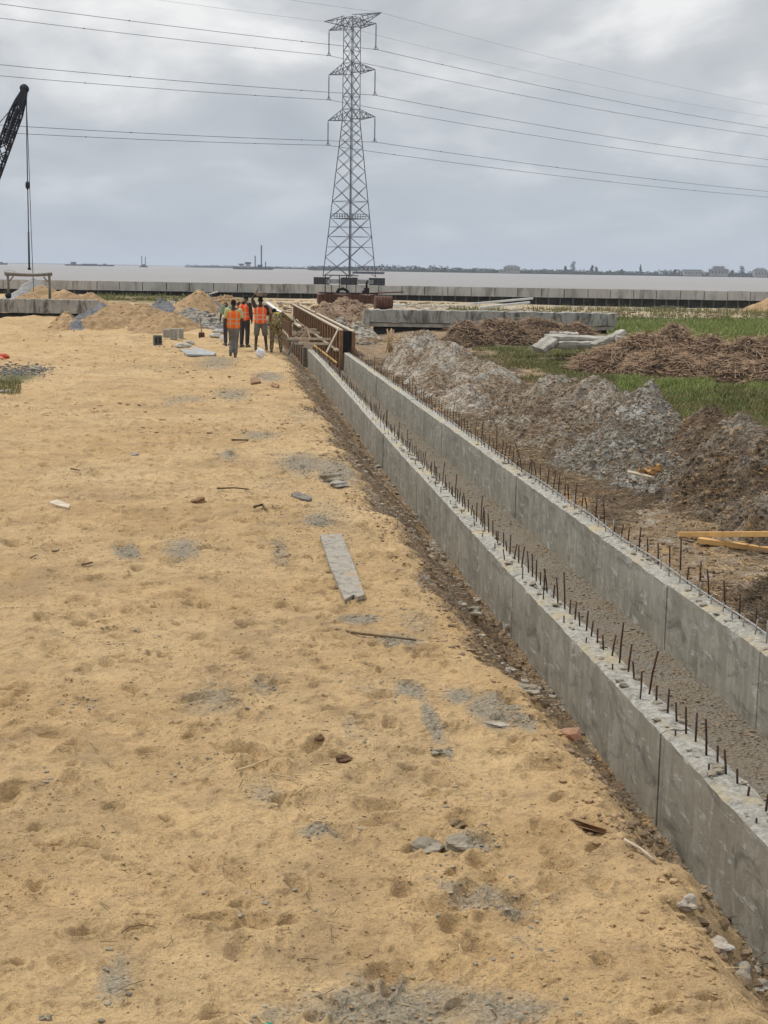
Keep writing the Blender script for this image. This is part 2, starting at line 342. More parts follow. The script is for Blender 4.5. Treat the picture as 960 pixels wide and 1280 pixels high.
M['block'] = simple('sandcrete_block', (.42, .39, .33), (.27, .25, .21), 8, .95, .006, 40)
M['block_dark'] = simple('dark_sandcrete_block', (.16, .16, .15), (.09, .09, .085), 8, .95, .006, 40)
M['sack'] = simple('cement_sack_paper', (.55, .52, .46), (.26, .24, .21), 7, .85, .01, 20)
M['bag'] = simple('white_plastic_bag', (.80, .80, .80), (.56, .56, .56), 14, .4, .01, 18)
M['sheet'] = simple('zinc_sheet', (.40, .40, .385), (.20, .20, .19), 2.5, .5, .004, 10, metal=.3)
M['redbit'] = simple('faded_red_plastic', (.60, .10, .04), (.35, .06, .03), 6, .5)
M['leafbrown'] = simple('dry_leaf_brown', (.15, .085, .045), (.07, .04, .024), 20, .9, .01, 40)
M['brick'] = simple('red_brown_block', (.30, .125, .065), (.30, .20, .13), 6, .9, .006, 25)
M['leaf'] = simple('far_foliage', (.045, .065, .035), (.022, .034, .022), .2, .95)
M['bark'] = simple('bark', (.12, .09, .065), (.06, .045, .035), 4, .95)
M['green'] = simple('green_plastic', (.01, .20, .10), (.01, .14, .07), 20, .4)
M['house'] = simple('house_wall', (.34, .33, .31), (.24, .23, .22), .2, .9)
M['roof'] = simple('house_roof', (.13, .13, .135), (.09, .09, .095), .3, .8)
M['glass'] = simple('dark_pane', (.03, .035, .04), (.02, .022, .028), .3, .25)

# ------------------------------------------------------------------ terrain
GREY = [(158, 691, 22, 10, 1), (228, 687, 34, 17, .8), (268, 880, 62, 40, .62), (330, 860, 40, 22, .6), (330, 990, 38, 26, .62), (400, 1032, 42, 10, .8), (440, 915, 22, 22, .55),
        (512, 862, 28, 18, .9), (540, 905, 14, 30, 1), (560, 935, 10, 10, .8), (618, 890, 42, 28, 1.05), (575, 868, 30, 16, .85), (585, 1047, 42, 16, .9), (600, 1115, 60, 20, .75),
        (560, 1105, 22, 16, .7), (640, 1130, 40, 14, .7), (145, 1220, 34, 44, .72), (480, 1250, 150, 60, .85), (620, 1262, 120, 40, .75), (350, 1265, 60, 26, .6),
        (400, 650, 30, 12, .8), (380, 580, 52, 22, .85), (420, 590, 34, 24, .9), (285, 570, 18, 10, .8), (230, 500, 50, 10, .6), (290, 492, 40, 14, .7), (325, 545, 40, 8, .7),
        (415, 600, 24, 12, .9), (350, 690, 20, 30, .62), (450, 775, 34, 8, 1), (500, 800, 40, 12, .9), (395, 655, 26, 6, .9), (270, 455, 40, 8, .7), (335, 470, 30, 10, .8),
        (215, 505, 26, 8, .6), (360, 665, 60, 60, .40), (520, 780, 60, 30, .5), (70, 690, 60, 14, .35), (655, 905, 20, 16, .9), (20, 470, 40, 12, .9), (410, 640, 60, 50, .5), (340, 600, 60, 40, .42), (430, 700, 30, 60, .5), (470, 860, 60, 40, .45), (250, 960, 70, 26, .38), (560, 1000, 80, 30, .38), (660, 1180, 90, 40, .42), (330, 1120, 90, 30, .36), (150, 800, 90, 20, .34), (100, 600, 90, 16, .3), (250, 540, 90, 14, .4), (380, 520, 50, 20, .5), (60, 980, 60, 24, .3), (200, 460, 80, 8, .45), (110, 880, 26, 8, .5)]
GP = []  # patches of grey mortar and chippings trodden into the sand
for px, py, rx, ry, a in GREY:
    c = at(px, py); GP.append((c[0], c[1], abs(at(px+rx, py)[0]-c[0]), abs(at(px, py-ry)[1]-at(px, py+ry)[1])/2, a))
def crest(y): return 1.93-.28*ss((y-8.0)/3.5)+.26*fbm(y*.45, y*0+3.3, 5, 4)+.16*fbm(y*1.9, y*0+9.1, 6, 4)+.10*ss((y-28)/20)
def zone(x, y):
    """how far down the side slope (0 plateau .. 1 wall foot) and how much of the drain cut is there"""
    fade = 1-ss((y-90)/10)
    xe = crest(y); t = ss((x-xe)/(XL(y)-.02-xe)); return t, fade
def ground_h(x, y, fine=True):
    x = np.asarray(x, float); y = np.asarray(y, float); t, fade = zone(x, y)
    h = .045*fbm(x*.45, y*.45, 11, 3)+.05*fbm(x*1.5, y*1.5, 12, 4)
    if fine:
        near = 1-ss((y-30)/40)
        h = h+near*(.042*dips(x+.04*fbm(x*4, y*4, 3, 2), y, .24, 21, .40, .07)+.055*dips(x, y+.05*fbm(x*3, y*3, 4, 2), .44, 31, .38, .12)+.014*dips(x, y, .11, 41, .45, .034))
        h = h+(.020*fbm(x*6, y*6, 13, 4, .6))
    far = ss((y-34)/16)*(1-ss((x-1.2)/1.2))
    h = h+far*(.26*fbm(x*.22, y*.40, 15, 5, .55)+.07*fbm(x*1.1, y*1.3, 25, 4))*(1-.7*ss((y-85)/10))
    drop = -.86*fade*t
    rough = t*fade
    h = h*(1-.4*rough)+drop+rough*(.19*fbm(x*3.2, y*3.2, 16, 5, .6)*np.sin(np.clip(t, 0, 1)*3.14)+.04*fbm(x*9, y*9, 17, 4, .65))
    inside = (x > XL(y)) & (x < 4.6)
    hin = -.86*fade+.035*fbm(x*2.5, y*2.5, 18, 5, .6)
    h = np.where(inside & (fade > 0), hin*1.0, h)
    q = ss((x-5.2)/4.2); hr = fade*(-.34*(1-q))+.05*fbm(x*.8, y*.8, 19, 5, .6)+fade*.06*(1-q*.6)*fbm(x*4, y*4, 20, 5, .62)
    k = ss((x-4.55)/.35); h = np.where(x >= 4.55, -.45*fade*(1-k)+hr*k+(1-fade)*0, h)
    D = depth(x, y)
    h = h-.22*ss((D-100)/26)-.30*ss((D-100)/30)*ss((x-14)/25)
    h = h-3.2*ss((D-SEA_D-1.0)/6)
    return h
def gz(x, y): return float(ground_h(np.array([x]), np.array([y]))[0])
def P0(px, py, z=0.0):
    """photo pixel -> point on the terrain"""
    p = at(px, py, z)
    for _ in range(8): p = at(px, py, gz(p[0], p[1]))
    return p
def build_ground():
    ys = np.concatenate([np.linspace(-30, 3.4, 50), np.exp(np.linspace(math.log(3.5), math.log(60), 1150)), np.linspace(60.3, 240, 420)])
    u = np.concatenate([np.linspace(-2.6, -.24, 130), np.linspace(-.235, .56, 760), np.linspace(.565, 2.6, 130)])
    Yg, U = np.meshgrid(ys, u, indexing='ij'); X_ = U*np.clip(Yg, 5, 400)*.62
    X_ = U*np.where(Yg < 5, 5, Yg)
    Z = ground_h(X_, Yg)
    t, fade = zone(X_, Yg)
    g = np.zeros_like(X_)
    for cx, cy, rx, ry, a in GP: g = np.maximum(g, a*np.exp(-(((X_-cx)/rx)**2+((Yg-cy)/ry)**2)*1.1))
    dirt = np.where(X_ < 4.56, ss((X_-crest(Yg)-.42+.40*ss((Yg-7.5)/4))/.42)*fade, fade*(1-.25*ss((X_-8)/3)))*.95
    dirt = np.where((X_ > 4.56) & (Yg > 75), dirt*.3, dirt)
    dirt = np.where(X_ < 4.56, np.clip(dirt+.55*fbm(X_*2.2, Yg*1.3, 89, 4)*(dirt > .01)*(dirt < .93), 0, 1), dirt)
    wet = np.where((X_ > XL(Yg)) & (X_ < 4.6), fade, 0.0)
    wet = np.maximum(wet, .35*ss((X_-XL(Yg)+.42)/.3)*(X_ < XL(Yg)+.3)*fade)
    D = depth(X_, Yg)
    lawn = ss((X_-(8.6+np.clip(Yg-50, 0, 99)*.2))/1.2)*ss((D-20)/4)*(1-ss((D-84)/6))
    lawn = np.maximum(lawn, .55*ss((D-100)/10)*(1-ss((X_-2)/6))*ss((X_+16)/5))
    lawn = np.maximum(lawn, .75*np.exp(-(((X_+5.0)/.7)**2+((Yg-36)/2.5)**2)))
    pale = ss((D-70)/14)*ss((X_+8)/5)*(.95-.55*ss((16-X_)/12)); pale = pale*(.7+.6*fbm(X_*.12, Yg*.25, 88, 3))
    npmesh('ground', np.stack([X_, Yg, Z], -1).reshape(-1, 3), gridfaces(len(ys), len(u)), M['ground'], True,
           {'grey': g, 'dirt': dirt, 'wet': wet, 'lawn': lawn, 'pale': pale})['kind'] = 'structure'
build_ground()

# water to the horizon
b = NB('silty_water'); b.b.inputs['Roughness'].default_value = .32; b.b.inputs['IOR'].default_value = 1.18; b.b.inputs['Specular IOR Level'].default_value = .4
c = b.mix(b.noise(.012, 6, .6, b.sc((1, .35, 1))), (.195, .177, .162), (.29, .262, .242)); b.bump(b.noise(.45, 6, .7, b.sc((1, .35, 1))), 1, .7); M['water'] = b.col(c)
wmb = MB(); cF = c2w(np.array([0., 0., 1.]))-np.array([0, 0, H]); cF[2] = 0; cF /= np.linalg.norm(cF); cRt = np.array([cF[1], -cF[0], 0])
def PL(lat, D, z=0.0):
    q = cRt*lat+cF*D; return (q[0], q[1], z)
wmb.add([PL(-16000, 125, -1.9), PL(16000, 125, -1.9), PL(16000, 24000, -1.9), PL(-16000, 24000, -1.9)], [(0, 1, 2, 3)])
wmb.build('water', M['water'])['kind'] = 'structure'

# ------------------------------------------------------------------ air
hm = bpy.data.materials.new('haze'); hm.use_nodes = True; t_ = hm.node_tree; t_.nodes.clear()
pv = t_.nodes.new('ShaderNodeVolumePrincipled'); pv.inputs['Color'].default_value = (.80, .88, 1, 1); pv.inputs['Density'].default_value = .00013
ho = t_.nodes.new('ShaderNodeOutputMaterial'); t_.links.new(pv.outputs[0], ho.inputs['Volume'])
HAZE = True
if HAZE:
    hb = MB(); hb.box((0, 0, 36), (60000, 60000, 84)); hb.build('haze', hm)['kind'] = 'stuff'

# ------------------------------------------------------------------ drain walls
def drain_wall(label, x0f, th, zt, zb, y0, y1, rows, light_bar=None, seed=1):
    rd = random.Random(seed); T = empty('drain_wall', (x0f(20)+th/2, (y0+y1)/2, zb)); ox, oy, oz = T.location
    tag(T, label, 'concrete wall', 'cast concrete walls of the drain')
    y = y0; PLn = 2.47; k = 0
    while y < y1-.2:
        ye = min(y+PLn, y1); n = 26; m = 6; dx = rd.uniform(-.006, .006); dz = rd.uniform(-.005, .005); g = .004
        yy = np.linspace(y+g, ye-g, n); xs = x0f(yy)
        sec = [(0, zb), (0, zb+.33*(zt-zb)), (0, zb+.66*(zt-zb)), (0, zt-.03)]
        V = []
        tops = np.linspace(0, th, m)
        for i in range(n):
            for a, z in sec: V.append((xs[i]+dx, yy[i], z+dz*(z > zb)))
            for a in tops:
                h = .007*rd.uniform(-1, 1)+.009*float(vn(np.array([a*22]), np.array([yy[i]*9]), seed)); edge = .02 if a in (tops[0], tops[-1]) else 0
                V.append((xs[i]+dx+a+rd.uniform(-.003, .003)*(edge > 0), yy[i], zt+dz+h-edge))
            V.append((xs[i]+dx+th, yy[i], zt-.04)); V.append((xs[i]+dx+th, yy[i], zb))
        c = len(V)//n; Fc = []
        for i in range(n-1):
            for j in range(c-1): Fc.append((i*c+j, i*c+j+1, (i+1)*c+j+1, (i+1)*c+j))
        Fc += [tuple(range(c))[::-1], tuple((n-1)*c+j for j in range(c))]
        mb = MB(); mb.add([(p[0]-ox, p[1]-oy, p[2]-oz) for p in V], Fc)
        o = mb.build('wall_panel', M['cast'], T); o.data.materials.append(M['top'])
        for p in o.data.polygons:
            if p.normal.z > .6 or p.normal.z < -.6: p.material_index = 1
        y = ye; k += 1
    cands = []
    for (off, sp, hlo, hhi, r, mt, ys) in rows:
        q = ys
        while q < y1-.1:
            cands.append((q, off+rd.uniform(-.012, .012), rd.uniform(hlo, hhi) if rd.random() > .12 else hhi*1.35, r, mt)); q += sp*rd.uniform(.75, 1.25)
    cands.sort(key=lambda a: a[0]); rest = MB(); done = 0
    for (q, off, h, r, mt) in cands:
        h_ = h*(.45 if (q < 8.05 and light_bar is None) else 1)
        a = (float(x0f(q))+off-ox, q-oy, zt-.03-oz); lean = (rd.gauss(0, .035)*h_*2, rd.gauss(0, .035)*h_*2)
        pts = [a, (a[0]+lean[0]*.4, a[1]+lean[1]*.4, a[2]+h_*.6), (a[0]+lean[0], a[1]+lean[1], a[2]+h_+.03)]
        if done < 100:
            mb = MB(); mb.tube(pts, r, 6); o = mb.build('rebar', M[mt], T); done += 1
            if mt == 'rebar_grey': o['label'] = 'thin grey cement-coated bar'
        else: rest.tube(pts, r*1.05, 4)
    if rest.v: tag(rest.build('rebar_row', M['rebar'], T), kind='stuff')
    if light_bar:
        off, ya, yb = light_bar; mb = MB(); pts = []
        for q in np.arange(ya, yb, .5): pts.append((float(x0f(q))+off+.012*math.sin(q*1.1)-ox, q-oy, zt+.04+.012*math.sin(q*2.3)-oz))
        mb.tube(pts, .009, 6); mb.build('lacing_bar', M['rebar_grey'], T)
    return T
XRf = lambda y: XR+0*np.asarray(y, float)
drain_wall('low cast concrete drain wall nearest the sand, with dark rusty bars along its top', lambda y: XL(y), .235, -.2, -.95, 1.5, 53.2,
           [(.165, .21, .11, .25, .0072, 'rebar', 3.0), (.06, .75, .04, .09, .006, 'rebar', 3.2)], seed=3)
drain_wall('low cast concrete drain wall on the far side of the channel, with a long pale rod on top', XRf, .235, -.2, -.95, 3.5, 51.6,
           [(.20, .36, .16, .30, .008, 'rebar', 5.0), (.13, .30, .09, .15, .007, 'rebar_grey', 5.1)], light_bar=(.175, 4, 40), seed=8)
# small lumps along the top of the near wall
cr_ = MB()
for i in range(260):
    q = 4+22*random.random()**1.6; wall = random.random() < .65; x = (float(XL(q)) if wall else XR)+random.uniform(.03, .21); s_ = random.uniform(.012, .05)
    cr_.lump((x, q, -.19+s_*.1), (s_*1.5, s_*1.8, s_*.7), i, .25, random.random()*3, 1)
tag(cr_.build('mortar_crumbs', M['stone']), kind='stuff')

# ------------------------------------------------------------------ formwork beyond the walls
def form_line(T, x, y0, y1, zt, zb, face, step=1.5):
    ox, oy, oz = T.location; y = y0; n = 0
    while y < y1-.1:
        ye = min(y+2.44, y1); mb = MB(); zz = zt+random.uniform(-.03, .03)
        mb.box((x-ox, (y+ye)/2-oy, (zz+zb)/2-oz), (.018, ye-y-.01, zz-zb)); mb.build('form_panel', M['formply'], T)
        y = ye
    y = y0+.05
    while y < y1:
        mb = MB(); mb.box((x+face*.06-ox, y-oy, (zt+zb)/2-oz+.0), (.12, .34, zt-zb-.02)); mb.build('batten', M['batten'], T); y += step
    mb = MB(); mb.beam((x+face*.05-ox, y0-oy, zt+.035-oz), (x+face*.05-ox, y1-oy, zt+.02-oz), .12, .05); mb.build('top_rail', M['edge'], T)
    mb = MB(); yy = y0+.2
    while yy < y1-1.2:
        mb.beam((x+face*.13-ox, yy-oy, zb+.72+random.uniform(-.05, .05)-oz), (x+face*.13-ox, yy+1.15-oy, zb+.72+random.uniform(-.06, .06)-oz), .05, .07); yy += 1.17
    tag(mb.build('waler', M['edge'], T), 'uneven pale rail half way up')
T = empty('wall_formwork', (4.4, 52, -.9)); tag(T, 'tall brown timber formwork with upright battens standing at the end of the right drain wall', 'formwork')
form_line(T, 4.30, 52.0, 88, .54, -.92, -1); form_line(T, 4.62, 52.0, 88, .50, -.92, 1, 1.2)
mb = MB(); mb.box((.06, -.03, .73+.36), (.30, .03, .72)); mb.build('end_stop', M['black'], T)
T = empty('wall_formwork', (2.95, 54, -.9)); tag(T, 'left run of timber formwork beside the workers, its long top edge pale', 'formwork')
form_line(T, 2.98, 63, 92, .50, -.92, -1, .5)
mb = MB(); mb.beam((0, 1.5, 1.44), (0, 9.5, 1.44), .12, .05); mb.build('top_rail', M['edge'], T)
T = empty('wall_formwork', (3.0, 53.5, -.9)); tag(T, 'short low formwork with dark uprights at the end of the left drain wall', 'formwork')
ox, oy, oz = T.location
mb = MB(); mb.box((XL(53)-.04-ox, 4.6, .38), (.02, 9.8, .76)); mb.build('form_panel', M['formply'], T)
for i in range(6): mb = MB(); mb.box((XL(53)-.11-ox, .1+i*1.75, .38), (.12, .5, .80)); mb.build('batten', M['batten'] if i % 2 else M['oldwood'], T)
def timber(name, label, a, b, w_, h_, m, cat='timber', group=None):
    a = np.array(a, float); b = np.array(b, float); o = (a+b)/2; mb = MB(); mb.beam(a-o, b-o, w_, h_)
    t = mb.build(name, M[m], None, .004); t.location = o; tag(t, label, cat, group); return t
props = [((360, 423), (414, 424), 52.5, 'level pale plank laid across the channel nearest the camera'), ((364, 429), (410, 430), 51.6, 'lowest crosswise plank over the channel'),
         ((372, 415), (400, 416), 57, 'short crosswise strut halfway back over the channel'), ((377, 411), (396, 412), 60, 'farthest short strut across the channel')]
for (a, b_, D, lab) in props:
    timber('cross_timber', lab, PD(*a, D), PD(*b_, D), .05, .08, 'edge', 'timber', 'timbers laid across the drain')
timber('timber_brace', 'thin leaning brace against the near end of the tall formwork', PD(408, 441, 51.2), PD(424, 409, 51.8), .05, .05, 'edge')
timber('timber_pole', 'long yellow pole slanting down into the channel', PD(390, 430, 52), PD(421, 454, 50.6), .06, .06, 'wood')
timber('timber_brace', 'leaning brown board between the two form rows', PD(383, 409, 56), PD(388, 424, 54), .06, .05, 'batten')
timber('timber_prop', 'dark trestle leg beside the left formwork', PD(367, 428, 51), PD(360, 444, 51), .07, .07, 'oldwood')
timber('timber_plank', 'dark plank resting on the trestle beside the bending worker', PD(343, 421, 50.5), PD(373, 428, 50.5), .10, .06, 'oldwood')
timber('timber_plank', 'pale bright plank leading up along the left formwork top', PD(334, 378, 80), PD(354, 393, 62), .18, .05, 'white')

# ------------------------------------------------------------------ heaps
def heap(name, label, cat, mounds, m, seed=1, rough=.12, fr=2.0, res=110, ridge=0, group=None, extra=None, sharp=1.0):
    """mounds: (x, y, height above ground, rx, ry)"""
    x0 = min(q[0]-q[3]*1.25 for q in mounds); x1 = max(q[0]+q[3]*1.25 for q in mounds)
    y0 = min(q[1]-q[4]*1.25 for q in mounds); y1 = max(q[1]+q[4]*1.25 for q in mounds)
    asp = (x1-x0)/(y1-y0); nc = int(max(30, res*math.sqrt(asp))); nr = int(max(30, res/math.sqrt(asp)))
    Xg, Yg = np.meshgrid(np.linspace(x0, x1, nc), np.linspace(y0, y1, nr))
    wx = .35*fbm(Xg*.7, Yg*.7, seed+50, 3); wy = .35*fbm(Xg*.7, Yg*.7, seed+60, 3)
    B = np.full(Xg.shape, 0.0)
    for (cx, cy, h, rx, ry) in mounds:
        sxy = min(rx, ry)
        d = np.sqrt(((Xg+wx*sxy*.5-cx)/rx)**2+((Yg+wy*sxy*.5-cy)/ry)**2)
        b_ = h*np.clip(1-d, -.15, 1)**1.0 if sharp == 1.0 else h*np.where(d < 1, (1-np.clip(d, 0, 1)**sharp)**1.3, -.1)
        b_ = np.where(d < 1, b_, -.04*(d-1)*4)
        B = np.where(B > 0, np.maximum(B, b_)+.18*np.minimum(np.clip(B, 0, 9), np.clip(b_, 0, 9)), np.maximum(B, b_)) if len(mounds) > 1 else b_
    hmax = max(q[2] for q in mounds); on = ss(B/(hmax*.25)+.3)
    B = B+on*rough*fbm(Xg*fr, Yg*fr, seed, 6, .6)+on*rough*.5*fbm(Xg*fr*4, Yg*fr*4, seed+9, 4, .6)
    if ridge: B = B+on*ridge*(.5-np.abs(fbm(Xg*2.2, Yg*2.2, seed+31, 4)))
    if 'spoil' in name: B = B-.10*on
    if 'spoil' in name: B = np.where(Xg < 4.75, np.minimum(B, -.3), B*ss((Xg-4.7)/.9)+(-.02)*(1-ss((Xg-4.7)/.9)))
    edge = np.maximum(np.abs((Xg-(x0+x1)/2)/((x1-x0)/2)), np.abs((Yg-(y0+y1)/2)/((y1-y0)/2)))
    B = B-.07-.3*ss((edge-.86)/.14)
    Z = ground_h(Xg, Yg, False)+B
    o = npmesh(name, np.stack([Xg, Yg, Z], -1).reshape(-1, 3)-np.array([(x0+x1)/2, (y0+y1)/2, 0]), gridfaces(nr, nc), M[m])
    o.location = ((x0+x1)/2, (y0+y1)/2, 0); tag(o, label, cat, group)
    HEAPS.append((x0, x1, y0, y1, Z))
    if name == 'spoil_heap': dress(o, (Xg, Yg, Z, B), 8000, seed, .010, .085, [m, m, m, 'browndirt'], 1900)
    if name == 'rubble_heap': dress(o, (Xg, Yg, Z, B), 1500, seed, .05, .35, ['stone', 'paleclod', 'slab'], 0)
    if name == 'soil_heap': dress(o, (Xg, Yg, Z, B), 900, seed, .05, .35, [m, m], 0)
    if name == 'sand_heap': dress(o, (Xg, Yg, Z, B), 260, seed, .03, .16, [m], 0)
    return o, (Xg, Yg, Z, B)
def dress(o, G, n, seed, smin, smax, mats, roots=0):
    Xg, Yg, Z, B = G; ok = np.argwhere((B > .02) & ((Xg > 4.75) | (Yg > 53) | (Xg < 0))); rs = np.random.RandomState(seed)
    def pick(k):
        i = ok[rs.randint(0, len(ok), k)]; i = np.minimum(i, np.array(Xg.shape)-2); f = rs.rand(k, 2)
        lerp = lambda A: (A[i[:, 0], i[:, 1]]*(1-f[:, 0])+A[i[:, 0]+1, i[:, 1]]*f[:, 0])*(1-f[:, 1])+(A[i[:, 0], i[:, 1]+1]*(1-f[:, 0])+A[i[:, 0]+1, i[:, 1]+1]*f[:, 0])*f[:, 1]
        return np.stack([lerp(Xg), lerp(Yg), lerp(Z)], -1)-np.array(o.location)
    ico = np.array(ICO); 
    for q, m in enumerate(mats):
        k = n//len(mats); p = pick(k); s_ = smin+(smax-smin)*rs.rand(k)**3; V = ico[None]*(1+rs.uniform(-.35, .35, (k, 12, 1)))*np.array([1.2, 1, .75])
        th = rs.uniform(0, 6.28, k); V = np.stack([V[:, :, 0]*np.cos(th)[:, None]-V[:, :, 1]*np.sin(th)[:, None], V[:, :, 0]*np.sin(th)[:, None]+V[:, :, 1]*np.cos(th)[:, None], V[:, :, 2]], -1)*s_[:, None, None]/2+p[:, None]
        Fq = (np.arange(k)[:, None, None]*12+np.array(IFC)[None]).reshape(-1, 3); npmesh('clods', V.reshape(-1, 3), Fq, M[m], False, parent=o)['kind'] = 'stuff'
    if roots:
        k = roots; c = pick(k); th = rs.uniform(0, 6.28, k); ln = rs.uniform(.08, .45, k); el_ = rs.normal(0, .35, k)
        d = np.stack([np.cos(th)*np.cos(el_), np.sin(th)*np.cos(el_), np.sin(el_)], -1); s_ = np.stack([-np.sin(th), np.cos(th), 0*th], -1)*.005; V = []
        for t in (-.5, 0, .5):
            pp = c+d*(ln*t)[:, None]+np.array([0, 0, .02]); V += [pp-s_, pp+np.array([0, 0, .006]), pp+s_]
        b_ = np.arange(k)[:, None]*9; Fq = np.concatenate([b_+np.array(q) for q in ((0, 1, 4, 3), (1, 2, 5, 4), (3, 4, 7, 6), (4, 5, 8, 7))])
        npmesh('roots', np.stack(V, 1).reshape(-1, 3), Fq, M['twig'], False, parent=o)['kind'] = 'stuff'
ICO = [(0, 0, 1), (.89, 0, .45), (.28, .85, .45), (-.72, .53, .45), (-.72, -.53, .45), (.28, -.85, .45), (.72, .53, -.45), (-.28, .85, -.45), (-.89, 0, -.45), (-.28, -.85, -.45), (.72, -.53, -.45), (0, 0, -1)]
IFC = [(0, 1, 2), (0, 2, 3), (0, 3, 4), (0, 4, 5), (0, 5, 1), (1, 6, 2), (2, 7, 3), (3, 8, 4), (4, 9, 5), (5, 10, 1), (2, 6, 7), (3, 7, 8), (4, 8, 9), (5, 9, 10), (1, 10, 6), (6, 11, 7), (7, 11, 8), (8, 11, 9), (9, 11, 10), (10, 11, 6)]
HEAPS = []
def surf(x, y):
    z = gz(x, y)
    for x0, x1, y0, y1, Z in HEAPS:
        if x0 <= x <= x1 and y0 <= y <= y1:
            z = max(z, float(Z[int((y-y0)/(y1-y0)*(Z.shape[0]-1)), int((x-x0)/(x1-x0)*(Z.shape[1]-1))]))
    return z
def PS(px, py):
    p = at(px, py, 0)
    for _ in range(14): p = .4*p+.6*at(px, py, surf(p[0], p[1]))
    return p
def mound(px, py, D, rx, ry, dz=0.0):
    p = PD(px, py, D); return (p[0], p[1], p[2]-gz(p[0], p[1])+.05+dz, rx, ry)
# left: sand and chippings
heap('sand_heap', 'biggest heap of brown building sand, broad, behind the row of concrete blocks', 'sand heap',
     [mound(150, 378, 68, 2.4, 3.4), mound(128, 388, 64, 1.9, 2.4), mound(185, 382, 66, 2.4, 3), mound(222, 398, 62, 1.2, 2.2), mound(205, 392, 62, 1.8, 2.6)], 'sandheap', 3, .14, 1.3, 170, .16, sharp=1.3)
heap('gravel_heap', 'steep tongue of dark grey chippings between the low wall and the biggest sand heap', 'gravel heap',
     [mound(126, 377, 68.5, 1.0, 1.8), mound(115, 384, 66.5, .9, 1.6), mound(104, 391, 64.5, .9, 1.5), mound(94, 400, 62.5, .8, 1.4)], 'gravel', 6, .05, 3, 90, sharp=1.4)
heap('sand_heap', 'small pale sand heap leaning on the end of the low wall', 'sand heap', [mound(84, 389, 65, .85, 1.5), mound(76, 398, 62, .7, 1.1)], 'sandheap', 9, .06, 3, 70)
heap('gravel_heap', 'rounded dark gravel heap peeking over the biggest sand heap', 'gravel heap', [mound(201, 373, 80, 1.3, 2), mound(212, 378, 80, .9, 1.6)], 'gravel', 12, .05, 3, 70)
heap('sand_heap', 'pointed sand heap just left of the workers, in front of the sea wall', 'sand heap', [mound(247, 361, 88, 1.7, 2.4), mound(238, 370, 84, 1.6, 2.2), mound(232, 378, 80, 1.1, 2)], 'sandheap', 14, .08, 2, 90, .1)
heap('gravel_heap', 'narrow slope of grey gravel lying against the right side of the pointed sand heap', 'gravel heap', [mound(258, 364, 90, .95, 1.6), mound(268, 374, 88, .95, 1.6)], 'gravel', 17, .04, 3, 70)
heap('rubble_heap', 'flat grey rubble spread between the sand heap and the workers', 'rubble heap', [mound(255, 392, 70, 1.7, 4), mound(240, 386, 74, 1.1, 3), mound(272, 400, 64, 1.1, 3)], 'rubble', 19, .16, 2.6, 120, .15)
heap('soil_heap', 'low tan mound near the foot of the sea wall, right of the pointed sand heap', 'soil heap', [mound(285, 369, 104, 1.9, 3)], 'sandheap', 23, .1, 2, 60)
heap('gravel_heap', 'pale grey gravel heap seen through the timber frame', 'gravel heap', [mound(42, 347, 96, 2.4, 3), mound(24, 360, 92, 2.0, 2.5)], 'gravel2', 25, .06, 2, 90)
heap('sand_heap', 'long low sand heap behind the low wall, in front of the pale gravel', 'sand heap', [mound(52, 357, 88, 2.2, 2.5), mound(78, 362, 86, 2.6, 2.4), mound(105, 367, 84, 2.6, 2.4), mound(35, 366, 86, 1.8, 2.2)], 'sandheap', 27, .08, 1.6, 110, sharp=1.5)
heap('sand_heap', 'reddish brown sand heap cut by the right edge of the photo near the sea wall', 'sand heap', [mound(968, 366, 112, 2.8, 3)], 'sandheap', 29, .06, 1, 60)
heap('soil_heap', 'lumpy pinkish tan soil heap between the tall formwork and the old beam', 'soil heap',
     [mound(403, 379, 76, 1.3, 2.6), mound(425, 375, 78, 1.7, 3.2), mound(446, 379, 77, 1.4, 2.8), mound(396, 388, 72, 1.0, 2.6)], 'clay', 31, .16, 2.4, 120, .18, sharp=1.5)
heap('rubble_heap', 'low grey rubble beside the top of the tall formwork', 'rubble heap', [mound(448, 403, 62, .9, 3.2), mound(425, 396, 64, .6, 3)], 'rubble', 33, .10, 3, 80, .1)
# right: the spoil thrown out of the drain
heap('spoil_heap', 'pale grey and brown spoil heap nearest the old concrete beam', 'spoil heap',
     [mound(523, 411, 46, 1.3, 3.0), mound(505, 428, 44, .9, 3), mound(560, 426, 42, 1.4, 3.0), mound(595, 450, 38, 1.3, 3), mound(540, 455, 39, 1.3, 3), mound(575, 480, 33, 1.2, 3), mound(520, 465, 37, 1.1, 4)], 'spoilA', 41, .17, 2.1, 230, .20, sharp=1.5)
heap('spoil_heap', 'long low brown spoil bank in the middle of the row', 'spoil heap',
     [mound(640, 482, 33, 1.3, 2.8), mound(690, 472, 31, 1.3, 2.4), mound(735, 470, 29.5, 1.2, 2.2), mound(660, 502, 29, 1.3, 2.8), mound(690, 522, 26.5, 1.2, 2.4), mound(760, 488, 27.5, 1.0, 2.0)], 'spoilB', 43, .16, 2.3, 230, .18, sharp=1.5)
heap('spoil_heap', 'grey clay spoil heap with the sharp pointed peak', 'spoil heap',
     [mound(818, 476, 26.2, .85, 1.3), mound(762, 535, 23.2, 1.2, 2.0), mound(835, 560, 21.0, .9, 1.6), mound(800, 500, 24.6, 1.0, 1.6), mound(840, 515, 24.0, .9, 1.6), mound(770, 520, 24.0, 1.1, 2), mound(785, 487, 26.5, .6, 1.2)], 'spoilC', 45, .13, 2.6, 230, .16, sharp=1.25)
